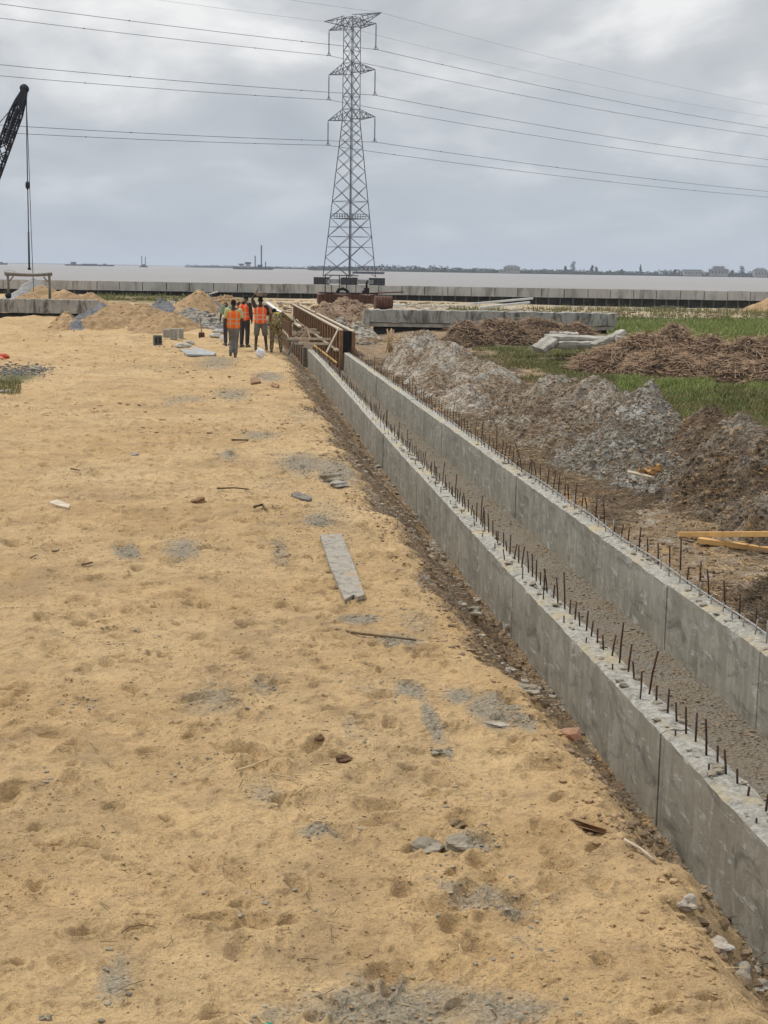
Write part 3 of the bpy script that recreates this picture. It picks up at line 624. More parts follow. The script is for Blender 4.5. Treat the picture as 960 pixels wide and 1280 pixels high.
heap('spoil_heap', 'dark spoil heap with orange streaks at the right edge', 'spoil heap',
     [mound(885, 508, 22.6, .8, 1.4), mound(920, 522, 21.6, .8, 1.5), mound(965, 540, 20.5, 1.1, 2), mound(1010, 540, 20, 1.2, 2), mound(935, 570, 18.8, .95, 1.6), mound(880, 560, 20, .8, 1.6), mound(975, 610, 17, .8, 1.4)], 'spoilD', 47, .14, 2.5, 240, .20, sharp=1.5)
heap('spoil_heap', 'low streaky grey spoil in the right corner below the yellow timbers', 'spoil heap',
     [mound(948, 702, 13.2, .72, 1.2), mound(985, 690, 13.2, .7, 1.2), mound(905, 722, 13.4, .42, .9)], 'spoilC', 49, .12, 3, 160, .16, sharp=1.5)

# reed heaps
def reed_heap(label, mounds, n, seed, smax=.9):
    o, (Xg, Yg, Z, B) = heap('reed_heap', label, 'reed heap', mounds, 'reedbase', seed, .14, 2.4, 130, .18, 'heaps of cut reeds', sharp=1.6)
    ok = np.argwhere(B > .0); rs = np.random.RandomState(seed); idx = ok[rs.randint(0, len(ok), n)]
    c = np.stack([Xg[idx[:, 0], idx[:, 1]], Yg[idx[:, 0], idx[:, 1]], Z[idx[:, 0], idx[:, 1]]], -1)+rs.uniform(-.05, .05, (n, 3))-np.array(o.location)
    th = rs.uniform(0, 6.28, n); ln = rs.uniform(.25, smax, n); el_ = rs.normal(0, .28, n)
    d = np.stack([np.cos(th)*np.cos(el_), np.sin(th)*np.cos(el_), np.sin(el_)], -1)
    s_ = np.stack([-np.sin(th), np.cos(th), np.zeros(n)], -1)*rs.uniform(.006, .016, (n, 1)); up_ = np.array([0, 0, 1.])*rs.uniform(.005, .012, (n, 1))
    V = []; bend = rs.uniform(-.18, .05, n)
    for t, k in ((-.5, 1), (0, 1), (.5, .4)):
        p = c+d*(ln*t)[:, None]+np.array([0, 0, 1.])*(bend*ln*4*t*t+.02)[:, None]
        V += [p-s_*k, p+up_*k, p+s_*k]
    V = np.stack(V, 1).reshape(-1, 3); b_ = np.arange(n)[:, None]*9
    Fq = np.concatenate([b_+np.array(q) for q in ((0, 1, 4, 3), (1, 2, 5, 4), (3, 4, 7, 6), (4, 5, 8, 7))])
    st = npmesh('reed_stems', V, Fq, M['reed'], False, parent=o); st['kind'] = 'stuff'; return o
reed_heap('far left heap of dead brown reeds, behind the broken slabs and along the old beam', [mound(580, 402, 54, 1.2, 1.8), mound(625, 401, 56, 1.5, 2), mound(675, 400, 58, 1.6, 2), mound(720, 404, 58, 1.1, 1.6)], 2600, 61)
reed_heap('largest heap of dead brown reeds, right of the broken slabs', [mound(845, 408, 44, 1.5, 2.2), mound(800, 418, 43, 1.3, 2.2), mound(760, 436, 41, 1.2, 2.0), mound(885, 424, 42, 1.3, 2), mound(830, 440, 39, 1.4, 2.2)], 5200, 63)
reed_heap('heap of dead brown reeds running out of the photo on the right', [mound(930, 428, 41, 1.3, 2), mound(975, 424, 41, 1.5, 2), mound(900, 452, 38.5, 1.2, 1.8), mound(950, 458, 38, 1.4, 2), mound(1030, 430, 41, 1.5, 2)], 4200, 65)

# ------------------------------------------------------------------ grass
def grass(name, n, sampler, hlo, hhi, m, seed, wdt=.012, clump=None):
    rs = np.random.RandomState(seed); x, y = sampler(rs, n); z = ground_h(x, y, False)-.02; n = len(x)
    th = rs.uniform(0, 6.28, n); h = rs.uniform(hlo, hhi, n)*(.6+.8*vn(x*.8, y*.8, seed)); ben = rs.uniform(.1, .55, n)*h
    d = np.stack([np.cos(th), np.sin(th)], -1); ph = rs.uniform(0, 6.28, n); s_ = np.stack([np.cos(ph), np.sin(ph)], -1)*wdt*rs.uniform(.6, 1.5, (n, 1))
    V = np.zeros((n, 5, 3)); c = np.stack([x, y], -1)
    for i, (t, k) in enumerate(((0, 1), (0, -1), (.55, .8), (.55, -.8), (1, 0))):
        V[:, i, :2] = c+d*(ben*t*t)[:, None]+s_*k; V[:, i, 2] = z+h*t*(1-.15*t)
    b_ = np.arange(n)[:, None]*5
    Fq = np.concatenate([b_+np.array(q) for q in ((0, 1, 3), (0, 3, 2), (2, 3, 4))])
    o = npmesh(name, V.reshape(-1, 3), Fq, M[m], False); tag(o, kind='stuff'); return o
def samp(pxr, pyr, thr, sc_, seed, xmin=None):
    def f(rs, n):
        out = []; tot = 0
        while tot < n:
            px = rs.uniform(*pxr, 4000); py = rs.uniform(*pyr, 4000)
            c = np.stack([(px-480)/F, (640-py)/F, np.ones(4000)], -1); r = np.stack([c@_X, c@_Y, c@_up], -1); t = (0-H)/r[:, 2]; x = r[:, 0]*t; y = r[:, 1]*t
            k = vn(x*sc_, y*sc_, seed)*.65+vn(x*sc_*3.1, y*sc_*3.1, seed+5)*.35 > thr
            if xmin: k &= x > xmin(y)
            k &= rs.rand(4000) < np.clip(y/60, .15, 1)
            out.append(np.stack([x[k], y[k]])); tot += k.sum()
        o = np.concatenate(out, 1)[:, :n]; return o[0], o[1]
    return f
gb = lambda y: 8.3+np.clip(y-50, 0, 99)*.18+.5*np.sin(y*1.3)
grass('grass', 70000, samp((590, 1030), (424, 560), .34, .45, 3, gb), .06, .20, 'grass', 5, .010)
grass('bright_grass', 26000, samp((760, 1040), (400, 440), .30, .3, 4, gb), .15, .42, 'grass2', 6, .015)
grass('bright_grass', 18000, samp((770, 1040), (474, 545), .46, .5, 14, gb), .08, .24, 'grass2', 16, .010)
grass('weeds', 5000, samp((560, 1030), (386, 404), .52, .35, 8, None), .2, .6, 'grass', 7, .02)
grass('weeds', 2600, samp((110, 280), (366, 374), .45, .25, 9, None), .1, .45, 'grass', 8, .03)
grass('weeds', 900, samp((-10, 26), (478, 492), .35, 2, 10, None), .05, .22, 'grass', 9, .006)
grass('dry_grass', 5000, samp((480, 960), (440, 640), .52, .6, 12, lambda y: 4.8+0*y), .04, .14, 'straw', 11, .005)

# ------------------------------------------------------------------ loose stones, clods, twigs
def scatter(name, n, xy, smin, smax, m, seed, flat=.6, sink=.1):
    rs = np.random.RandomState(seed); x, y = xy(rs, n); n = len(x); z = ground_h(x, y, True)
    ico = [(0, 0, 1), (.89, 0, .45), (.28, .85, .45), (-.72, .53, .45), (-.72, -.53, .45), (.28, -.85, .45), (.72, .53, -.45), (-.28, .85, -.45), (-.89, 0, -.45), (-.28, -.85, -.45), (.72, -.53, -.45), (0, 0, -1)]
    fc = [(0, 1, 2), (0, 2, 3), (0, 3, 4), (0, 4, 5), (0, 5, 1), (1, 6, 2), (2, 7, 3), (3, 8, 4), (4, 9, 5), (5, 10, 1), (2, 6, 7), (3, 7, 8), (4, 8, 9), (5, 9, 10), (1, 10, 6), (6, 11, 7), (7, 11, 8), (8, 11, 9), (9, 11, 10), (10, 11, 6)]
    s_ = smin+(smax-smin)*rs.rand(n)**3; B = np.array(ico)[None]*(1+rs.uniform(-.35, .35, (n, 12, 1)))
    th = rs.uniform(0, 6.28, n); sx = rs.uniform(.7, 1.5, n); X1 = B[:, :, 0]*sx[:, None]; Y1 = B[:, :, 1]
    V = np.stack([X1*np.cos(th)[:, None]-Y1*np.sin(th)[:, None], X1*np.sin(th)[:, None]+Y1*np.cos(th)[:, None], B[:, :, 2]*flat], -1)*s_[:, None, None]/2
    V += np.stack([x, y, z+s_*sink], -1)[:, None]
    Fq = (np.arange(n)[:, None, None]*12+np.array(fc)[None]).reshape(-1, 3)
    tag(npmesh(name, V.reshape(-1, 3), Fq, M[m], False), kind='stuff')
def patchy(x0, x1, y0, y1, thr, sc_, seed, pw=1.6):
    def f(rs, n):
        y = y0+(y1-y0)*rs.rand(n*3)**pw; x = rs.uniform(0, 1, n*3); x = (x0(y) if callable(x0) else x0)+x*((x1(y) if callable(x1) else x1)-(x0(y) if callable(x0) else x0))
        k = vn(x*sc_, y*sc_, seed) > thr; return x[k][:n], y[k][:n]
    return f
def ingrey(rs, n):
    xs, ys = [], []
    for cx, cy, rx, ry, a in GP:
        k = int(n*rx*ry*a/sum(q[2]*q[3]*q[4] for q in GP)*1.0)+20; xs.append(cx+rs.normal(0, .55, k)*rx); ys.append(cy+rs.normal(0, .55, k)*ry)
    x = np.concatenate(xs); y = np.concatenate(ys); k = (x < crest(y)+.3) & (x > -9); return x[k], y[k]
scatter('gravel_crumbs', 9000, ingrey, .005, .028, 'stone', 71, .6)
scatter('sand_crumbs', 12000, patchy(lambda y: -.17*y, lambda y: crest(y)+.2, 4.4, 26, .40, 1.1, 72, 1.7), .004, .020, 'sandclod', 73, .6)
scatter('sand_lumps', 1700, patchy(lambda y: -.20*y, lambda y: crest(y)+.1, 24, 75, .45, .35, 172, 1.2), .015, .10, 'sandclod', 173, .5)
def blob(cx, cy, rx, ry):
    return lambda rs, n: (cx+rs.normal(0, .5, n)*rx, cy+rs.normal(0, .5, n)*ry)
_p = P0(16, 466); scatter('dark_chippings', 1500, blob(_p[0], _p[1], 1.0, 2.0), .02, .10, 'block_dark', 301, .5)
scatter('edge_clods', 2600, patchy(lambda y: crest(y)-.12, lambda y: crest(y)+.55, 4.6, 50, .42, 1.2, 302, 1.5), .008, .05, 'sandclod', 303, .55, .1)
scatter('edge_dirt', 1800, patchy(lambda y: crest(y)-.05, lambda y: crest(y)+.6, 4.6, 50, .5, .9, 304, 1.5), .008, .06, 'browndirt', 305, .5, .1)
scatter('flat_rubble', 3500, patchy(-8, 50, 78, 132, .5, .12, 272, 1.0), .05, .55, 'paleclod', 273, .3)
scatter('flat_rubble', 2500, patchy(-8, 50, 78, 132, .5, .12, 276, 1.0), .05, .5, 'clod', 275, .3)
scatter('soil_crumbs', 2600, patchy(lambda y: -.16*y, lambda y: crest(y), 4.4, 30, .6, .9, 74, 1.6), .004, .015, 'clod', 75, .6)
scatter('slope_clods', 6500, patchy(lambda y: crest(y)+.15, lambda y: XL(y)-.02, 4.4, 52, .3, 1.4, 76, 1.8), .008, .075, 'clod', 77, .8, .0)
scatter('slope_rubble', 900, patchy(lambda y: crest(y)+.45, lambda y: XL(y)-.03, 4.6, 45, .5, 1.1, 78, 1.6), .02, .11, 'paleclod', 79, .55, .1)
scatter('channel_rubble', 5200, patchy(lambda y: XL(y)+.26, XR-.02, 7, 52, .3, 2, 80, 1.6), .006, .04, 'stone', 81, .75, .1)
scatter('channel_clods', 3000, patchy(lambda y: XL(y)+.26, XR-.02, 7, 52, .4, 1.2, 82, 1.6), .006, .045, 'browndirt', 83, .75, .1)
scatter('spoil_clods', 7000, patchy(4.6, lambda y: 6+y*.05, 10, 48, .3, 1.1, 84, 1.5), .010, .07, 'clod', 85, .8, .1)
scatter('spoil_rubble', 2600, patchy(4.6, 8.5, 10, 48, .5, .8, 86, 1.5), .008, .055, 'stone', 87, .8, .1)
def twigs(name, n, xy, lmin, lmax, r, m, seed, hf=None, lift=.012):
    rs = np.random.RandomState(seed); x, y = xy(rs, n); n = len(x); z = ground_h(x, y, True)+lift+r
    th = rs.uniform(0, 6.28, n); ln = rs.uniform(lmin, lmax, n); el_ = rs.normal(0, .10, n); d = np.stack([np.cos(th)*np.cos(el_), np.sin(th)*np.cos(el_), np.sin(el_)], -1)
    kk = rs.uniform(-.15, .15, n); s_ = np.stack([-np.sin(th), np.cos(th), 0*th], -1); c = np.stack([x, y, z], -1); V = []
    for t in (-.5, 0, .5):
        p = c+d*(ln*t)[:, None]+s_*(kk*ln*(4*t*t))[:, None]; rr = r*rs.uniform(.6, 1.2, (n, 1)); V += [p-s_*rr, p+np.array([0, 0, 1.])*rr, p+s_*rr]
    b_ = np.arange(n)[:, None]*9; Fq = np.concatenate([b_+np.array(q) for q in ((0, 1, 4, 3), (1, 2, 5, 4), (3, 4, 7, 6), (4, 5, 8, 7))])
    tag(npmesh(name, np.stack(V, 1).reshape(-1, 3), Fq, M[m], False), kind='stuff')
twigs('twig_litter', 260, patchy(lambda y: -.12*y, lambda y: crest(y)+.3, 4.6, 40, .4, .7, 90, 1.4), .03, .14, .0022, 'twig', 91)
twigs('straw_litter', 160, patchy(lambda y: -.12*y, lambda y: crest(y)+.3, 4.6, 30, .5, .7, 92, 1.4), .03, .15, .002, 'straw', 93)
twigs('root_litter', 2200, patchy(lambda y: crest(y)+.2, lambda y: XL(y)-.22, 4.6, 50, .4, .9, 94, 1.3), .06, .32, .004, 'twig', 95, None, .03)
twigs('root_litter', 7500, patchy(4.62, lambda y: 6.0+y*.06, 10, 50, .3, .9, 96, 1.4), .12, .6, .006, 'twig', 97, None, .04)
twigs('straw_litter', 1300, patchy(4.62, lambda y: 6.2+y*.06, 10, 50, .5, .9, 98, 1.4), .06, .3, .003, 'straw', 99, None, .05)

# ------------------------------------------------------------------ low walls and sea wall
def wall_run(name, label, cat, px0, px1, D, zt, parts, m='oldcon', depth_=.5, group=None, cr=None):
    a = np.array(PZ(px0, D, 0)); c = np.array(PZ(px1, D, 0)); mid = (a+c)/2; mid[2] = 0; T = empty(name, mid, math.atan2(c[1]-a[1], c[0]-a[0])); Ln = np.linalg.norm((c-a)[:2])
    tag(T, label, cat, group); return T, Ln
def jag_box(mb, x0, x1, y0, y1, z0, z1, n=30, j=.02, seed=0):
    rd = random.Random(seed); V = []; xs = [x0+(x1-x0)*i/n for i in range(n+1)]
    for i, x in enumerate(xs):
        dz = rd.uniform(-j, j); dy = rd.uniform(-j, j)*.6
        V += [(x, y0+dy, z0), (x, y0+dy, z1-.02+dz), (x, y0+.03+dy, z1+dz), (x, y1-.03, z1+dz), (x, y1, z1-.02+dz), (x, y1, z0)]
    Fc = [(i*6+k, i*6+(k+1) % 6, (i+1)*6+(k+1) % 6, (i+1)*6+k) for i in range(n) for k in range(6)]
    Fc += [tuple(range(6))[::-1], tuple(n*6+k for k in range(6))]; mb.add(V, Fc)
T, Ln = wall_run('old_beam_wall', 'low dark stained concrete wall at the left edge, behind the sand', 'concrete wall', -60, 122, 73, .95, None)
mb = MB(); jag_box(mb, -Ln/2, Ln/2, -.02, .5, .28, .98, 40, .02, 1); mb.build('upper_course', M['oldcon'], T)
mb = MB(); jag_box(mb, -Ln/2, Ln/2-.3, .10, .48, -.3, .26, 40, .02, 2); tag(mb.build('footing', M['darkwall'], T), 'black footing under the wall')  # footing darker than the course above
T, Ln = wall_run('old_beam_wall', 'long weathered concrete beam with black gap under it, right of the rusty drum', 'concrete wall', 461, 770, 66, .95, None)
mb = MB(); jag_box(mb, -Ln/2, Ln/2, -.02, .8, .36, .93, 60, .03, 3); mb.build('upper_course', M['oldcon'], T)
mb = MB(); jag_box(mb, -Ln/2+.02, Ln/2-.1, .04, .75, .16, .335, 60, .02, 4); mb.build('lower_course', M['slab'], T)
mb = MB(); jag_box(mb, -Ln/2+.2, Ln/2-.4, .22, .7, -.3, .15, 50, .02, 5); tag(mb.build('footing', M['darkwall'], T), 'footing set back under the beam, coloured black for the shaded void')  # solid footing fills the void, whose shade is put into its colour
mb = MB(); mb.box((-Ln/2-.14, .2, .45), (.28, .6, .95), .05, 0, .04, .05); tag(mb.build('end_block', M['slab'], T), 'pale broken end block')
# sea wall: pale parapet panels on a dark lower wall with ribs
a = np.array(PZ(-260, SEA_D, 0)); c = np.array(PZ(1240, SEA_D, 0)); T = empty('sea_wall', ((a+c)/2)*np.array([1, 1, 0]), math.atan2(c[1]-a[1], c[0]-a[0])); Ln = np.linalg.norm((c-a)[:2])
tag(T, 'long pale panelled concrete sea wall with a dark lower half along the water', 'sea wall')
x = -Ln/2; k = 0; zp0, zp1 = .27, 1.15
while x < Ln/2:
    wd = 2.25*random.uniform(.96, 1.04); mb = MB(); mb.box((x+wd/2, 0, (zp0+zp1)/2+random.uniform(-.012, .012)), (wd-.07, .16, zp1-zp0), j=.008); mb.build('wall_panel', M['sea'], T)
    x += wd; k += 1
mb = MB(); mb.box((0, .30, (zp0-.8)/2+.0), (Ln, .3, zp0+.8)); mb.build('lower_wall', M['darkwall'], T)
x = -Ln/2; rib = 0
while x < Ln/2:
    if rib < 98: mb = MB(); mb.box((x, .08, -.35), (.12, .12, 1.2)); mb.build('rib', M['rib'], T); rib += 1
    x += 1.15*random.uniform(.9, 1.1)
mb = MB(); mb.box((0, .12, (zp0+zp1)/2), (Ln, .05, zp1-zp0-.08)); mb.build('joint_backing', M['darkwall'], T)  # added dark strip, hides bright water behind the gaps so joints read dark
# white planks on the flat behind the beam
for i, (a_, b_, D, lab) in enumerate([((588, 380), (666, 373), 92, 'upper of two long pale precast planks lying beyond the old beam'), ((600, 384.5), (662, 378), 88, 'lower of two long pale precast planks lying beyond the old beam')]):
    timber('precast_plank', lab, PD(*a_, D), PD(*b_, D), .5, .12, 'white', 'plank')
timber('precast_plank', 'short pale plank lying on the ground right behind the rusty drum', PD(480, 381, 100), PD(505, 382, 100), .6, .15, 'white', 'plank')
timber('precast_plank', 'small pale plank lying on the tan mound left of the workers', PD(261, 367.5, 98), PD(272, 364.5, 98), .4, .1, 'white', 'plank')
mb = MB()
for k in range(9): mb.box((random.uniform(-1.2, 1.2), random.uniform(-.4, .4), random.uniform(.1, .3)), (random.uniform(.8, 1.8), random.uniform(.1, .4), .08), random.uniform(-.5, .5), 0, random.uniform(-.15, .15))
o = mb.build('scrap_pile', M['oldwood']); p = PZ(835, 118, -.2); o.location = p; tag(o, 'dark pile of scrap boards at the foot of the sea wall on the right', 'scrap pile')

# broken slabs
def broken_slab(name, label, px, py, D, L_, W_, th, rz, rx=0, ry=0, seed=0, m='slab', grp=None):
    rd = random.Random(seed); mb = MB(); n = 12; V = []; ph = [rd.uniform(-.5, .5) for _ in range(n+1)]
    for i in range(n+1):
        x_ = -L_/2+L_*i/n; tp = 1-.35*(i in (0, n))*rd.random(); w0 = -W_/2*tp+rd.uniform(-.03, .03); w1 = W_/2*tp+rd.uniform(-.03, .03)
        V += [(x_+rd.uniform(-.02, .02), w0+.03, -th/2), (x_, w0+rd.uniform(-.02, .02), th*rd.uniform(-.1, .1)), (x_, w0+.03, th/2+rd.uniform(-.02, .012)), (x_, w1-.03, th/2+rd.uniform(-.02, .012)), (x_, w1, -th/2)]
    mb.add(V, [(i*5+k, i*5+(k+1) % 5, (i+1)*5+(k+1) % 5, (i+1)*5+k) for i in range(n) for k in range(5)]+[tuple(range(5))[::-1], tuple(n*5+k for k in range(5))])
    o = mb.build(name, M[m], None, .012); o.location = PD(px, py, D); o.rotation_euler = (rx, ry, rz); tag(o, label, 'slab' if 'slab' in name else 'debris', grp); return o
broken_slab('concrete_slab', 'long flat broken slab forming the top of the slab pile', 722, 423, 46.5, 2.0, .9, .17, .08, .05, .03, 1)
broken_slab('concrete_slab', 'broken slab lying under the long one in the slab pile', 722, 430.5, 46.0, 2.1, .8, .20, .02, .03, -.01, 2)
broken_slab('concrete_slab', 'tilted block-like slab leaning at the middle of the slab pile', 761, 425, 45.4, 1.15, .4, .24, .18, .1, -.42, 3)
broken_slab('concrete_slab', 'low dark slab end at the left of the slab pile', 682, 431, 45.6, .62, .7, .20, .3, .15, -.55, 4)
broken_slab('concrete_slab', 'pale slab tail lying among the reeds right of the slab pile', 790, 426, 45.0, 1.0, .6, .16, -.1, .1, .12, 5)
broken_slab('concrete_slab', 'thin pale slab chip on the very top of the slab pile', 705, 417, 47, .9, .5, .10, -.1, .05, .02, 6)

# canes near formwork
for (px, py, lab, n_) in ((402+58, 418, 'loose bundle of pale split canes just past the formwork end', 26), (488, 440, 'fan of upright pale split canes leaning beside the drain wall', 20), (470, 428, 'flat scatter of tan cane and brushwood behind the formwork end', 60)):
    p = P0(px, py); mb = MB(); flat = 'flat' in lab
    for i in range(n_):
        th = random.uniform(0, 6.28); ln = random.uniform(.5, 1.1)
        if flat: c_ = Vector((random.uniform(-1.1, 1.1), random.uniform(-2.2, 2.2), random.uniform(.02, .25))); d_ = Vector((math.cos(th), math.sin(th), random.uniform(-.12, .2)))
        else: c_ = Vector((random.uniform(-.1, .1), random.uniform(-.12, .12), .35)); d_ = Vector((random.uniform(-.35, .35), random.uniform(-.2, .2), 1)).normalized()
        mb.tube([c_-d_*ln/2, c_+d_*ln/2], .014, 4)
    o = mb.build('cane_bundle', M['cane']); o.location = p; tag(o, lab, 'canes')

# yellow timbers and broken wood at the right
def lay(px0, py0, px1, py1, ext):
    a = PS(px0, py0); c = PS(px1, py1); d = c-a; c = a+d*ext; t = np.linspace(0, 1, 12)
    need = max(surf(*(a+(c-a)*q)[:2])-(a+(c-a)*q)[2] for q in t[:9]); up1 = np.array([0, 0, max(need, 0)*.6+.03]); return a+up1, c+up1
timber('timber_beam', 'longer upper of two fresh yellow timbers lying on the spoil at the right edge', *lay(850, 671, 958, 671, 1.5), .08, .06, 'wood')
timber('timber_beam', 'lower of two fresh yellow timbers lying on the spoil at the right edge', *lay(873, 680, 958, 692, 1.6), .09, .06, 'wood')
p = PS(806, 600); T = empty('broken_crate_wood', p+np.array([0, 0, .09]), .3); tag(T, 'splintered orange-brown wood chunk lying on the spoil', 'wood debris')
mb = MB(); mb.lump((.1, 0, .04), (.22, .16, .12), 5, .45); mb.lump((.24, .05, .05), (.13, .12, .10), 6, .45); mb.box((.0, .02, .03), (.26, .05, .04), .3, .2, .3, .01); mb.build('chunk', M['splint'], T)
mb = MB(); mb.box((-.12, -.05, .0), (.34, .12, .025), -.5, .1, .2); mb.box((.12, .04, .15), (.22, .1, .025), .7, .5, .3); mb.build('splinter_board', M['edge'], T)

# ------------------------------------------------------------------ small things on the sand
def flatquad(name, label, cat, pts, th, m, lift=.01, bev=.003):
    P_ = [P0(*q) for q in pts]; c_ = sum(P_)/len(P_); mb = MB(); n = len(P_)
    V = [p-c_+np.array([0, 0, -.01]) for p in P_]+[p-c_+np.array([0, 0, th]) for p in P_]
    mb.add(V, [tuple(range(n))[::-1], tuple(range(n, 2*n))]+[(i, (i+1) % n, n+(i+1) % n, n+i) for i in range(n)])
    o = mb.build(name, M[m], None, bev); o.location = c_+np.array([0, 0, lift]); return tag(o, label, cat)
b = NB('mortar_crusted_board'); n = b.noise(14, 6, .8, dist=.6); sz = b.n('ShaderNodeSeparateXYZ'); b.l(b.co, sz.inputs[0])
c = b.mix(b.ramp(n, [(.36, 0), (.5, 1)]), (.13, .105, .075), (.335, .305, .25)); c = b.mix(b.ramp(b.noise(3, 3), [(.58, 0), (.68, .8)]), c, (.40, .25, .12)); b.bump(n, 1, .02); M['crust'] = b.col(c)
flatquad('mortar_board', 'long plank crusted with grey mortar lying on the sand', 'plank', [(400, 674), (427, 673), (440, 705), (456, 750), (447, 753), (442, 750), (431, 757), (412, 712)][::-1], .03, 'crust', .02)
flatquad('wood_chip', 'pointed tan wood chip alone on the sand at the left', 'wood chip', [(60, 630), (72, 627), (88, 634), (86, 638), (70, 634)][::-1], .02, 'edge', .01)
flatquad('wood_offcut', 'long dark brown wood splinter near the slope at lower right', 'wood offcut', [(700, 1022), (722, 1027), (758, 1040), (735, 1035), (716, 1029)][::-1], .012, 'batten', .0)
flatquad('wood_offcut', 'grey thin board near the drain in the middle', 'wood offcut', [(364, 620), (372, 619), (390, 626), (386, 629), (368, 625)][::-1], .03, 'oldwood', .01)
flatquad('wood_offcut', 'brown flat offcut in front of the workers', 'wood offcut', [(313, 475), (322, 473), (326, 479), (314, 481)][::-1], .04, 'batten', .01)
flatquad('wood_offcut', 'small offcut beside a flat board before the channel end', 'wood offcut', [(340, 480), (349, 483), (346, 487), (339, 484)][::-1], .04, 'batten', .01)
flatquad('zinc_sheet', 'bent pale sheet lying on the sand near the concrete blocks', 'metal sheet', [(224, 439), (246, 437), (270, 444), (266, 447), (234, 446)][::-1], .05, 'sheet', .03)
def stick(label, pts, r, m='twig', name='stick'):
    P_ = [P0(*q)+np.array([0, 0, .012+r]) for q in pts]; c_ = sum(P_)/len(P_); mb = MB(); mb.tube([p-c_ for p in P_], [r*(1-.35*i/(len(P_)-1)) for i in range(len(P_))], 6)
    o = mb.build(name, M[m]); o.location = c_; tag(o, label, 'stick')
stick('pale straight cane lying on the sand in the lower middle', [(297, 967), (315, 961), (337, 952)], .007, 'straw')
stick('pale bent straw right of the straight cane', [(340, 971), (362, 975), (383, 982), (376, 990), (368, 996)], .004, 'straw')
stick('pale lath at the edge of the slope, lower right', [(780, 1055), (800, 1066), (817, 1080)], .010, 'edge')
stick('thin dark stick lying level left of the mortar plank', [(271, 613), (292, 612), (312, 614)], .012)
stick('short dark twig left of the grey patch', [(65, 692), (73, 691), (75, 685)], .010)
stick('dark twig below a smaller twig at the left', [(102, 709), (116, 706)], .012)
stick('thin twig at the far left edge', [(38, 700), (46, 696)], .008)
stick('brown knotted stick next to the channel slope', [(318, 637), (328, 634), (332, 640)], .02)
stick('dark root lying across the slope edge, halfway down', [(420, 790), (452, 796), (490, 800), (520, 804)], .012)
stick('curved root on the slope at the middle', [(440, 560), (470, 600), (500, 628), (535, 668)], .012)
stick('short stick before the workers on pale ground', [(290, 552), (308, 552), (318, 553)], .016)
stick('long thin twig left of centre behind the chip', [(88, 588), (100, 590)], .012)
stick('thin curved wire near the bottom edge', [(152, 1170), (162, 1162), (178, 1160), (190, 1162)], .0025)
def lump(name, label, cat, px, py, wpx, hpx, m, seed, amt=.25, n=1):
    p = P0(px, py+hpx*.25); D = depth(p[0], p[1]); s_ = D/F; mb = MB(); W_, H_ = wpx*s_, hpx*s_*1.1
    for k in range(n): mb.lump(((k-(n-1)/2)*W_/n*1.1, random.uniform(-.02, .02), H_*.22), (W_/n*1.25, W_/n*1.1, H_), seed+k, amt, random.random()*3, 1 if m == 'brick' else 3)
    o = mb.build(name, M[m]); o.location = p; return tag(o, label, cat)
lump('mortar_lump', 'left of a pair of grey mortar lumps on the sand, flatter one', 'mortar lump', 534, 1058, 32, 17, 'stone', 3)
lump('mortar_lump', 'right of a pair of grey mortar lumps, rounder one beside a dark rag', 'mortar lump', 574, 1054, 30, 20, 'stone', 8)
lump('rag', 'dark brown rag above the rounder mortar lump', 'rag', 568, 1030, 18, 9, 'clod', 12, .4)
lump('dry_leaf_clump', 'larger curled brown leaf clump in the middle of the sand', 'leaf clump', 399, 918, 24, 11, 'leafbrown', 14, .22)
lump('dry_leaf_clump', 'smaller curled brown leaf clump right of the larger one', 'leaf clump', 430, 949, 17, 10, 'leafbrown', 16, .22)
lump('brick_fragment', 'reddish broken block lying at the slope beside the near wall', 'brick', 712, 917, 26, 17, 'brick', 21, .3)
lump('wood_knot', 'reddish brown wood knot left of the mortar plank', 'wood offcut', 248, 627, 14, 9, 'batten', 23, .3)
lump('white_stone', 'small white stone on the open sand at left', 'stone', 168, 568, 8, 4, 'slab', 25)
lump('pink_stone', 'pinkish pale stone beside a dark clod near the channel', 'stone', 424, 605, 20, 8, 'slab', 27)
lump('soil_clod', 'dark round clod beside the pinkish stone', 'clod', 416, 597, 22, 12, 'stone', 29)
lump('dark_stone', 'pair of dark stones at the bottom left corner', 'stone', 57, 1272, 16, 8, 'stone', 31, .2, 2)
lump('plastic_scrap', 'small green piece of plastic cut by the bottom edge', 'plastic', 335, 1279, 13, 6, 'green', 33, .02)
lump('red_plastic', 'red plastic rag at the left edge beyond the dark patch', 'plastic rag', 3, 447, 14, 9, 'redbit', 35, .3)
lump('white_stone', 'pale stone beside the dark patch at the left edge', 'stone', 45, 461, 11, 6, 'slab', 37)
lump('white_stone', 'pale stone below the weeds at the left edge', 'stone', 8, 490, 13, 6, 'slab', 38)
for i, (px, py, wq, hq, lab) in enumerate([(592, 765, 26, 15, 'grey rubble lump low on the slope at the middle of the near wall'), (575, 757, 18, 11, 'pale rubble lump beside the larger grey one on the slope'), (660, 862, 28, 13, 'dark rubble lump at the wall foot above the reddish block'),
        (860, 1130, 26, 22, 'upright stone wedge at the wall foot, lower right'), (925, 1212, 28, 22, 'squarish grey stone near the wall foot, bottom right'), (900, 1180, 34, 22, 'pale jagged stone among rubble, lower right'),
        (945, 1230, 30, 14, 'broad flat stone at the wall foot in the bottom right corner'), (620, 905, 26, 8, 'crusty mortar lump at the edge of the slope'), (545, 940, 16, 8, 'low crust of mortar below the streak'), (640, 790, 16, 26, 'upright pale chip against the near wall')]):
    lump('rubble_stone', lab, 'stone', px, py, wq*.85, hq*.85, 'paleclod' if i % 2 else 'stone', 50+i, .3)
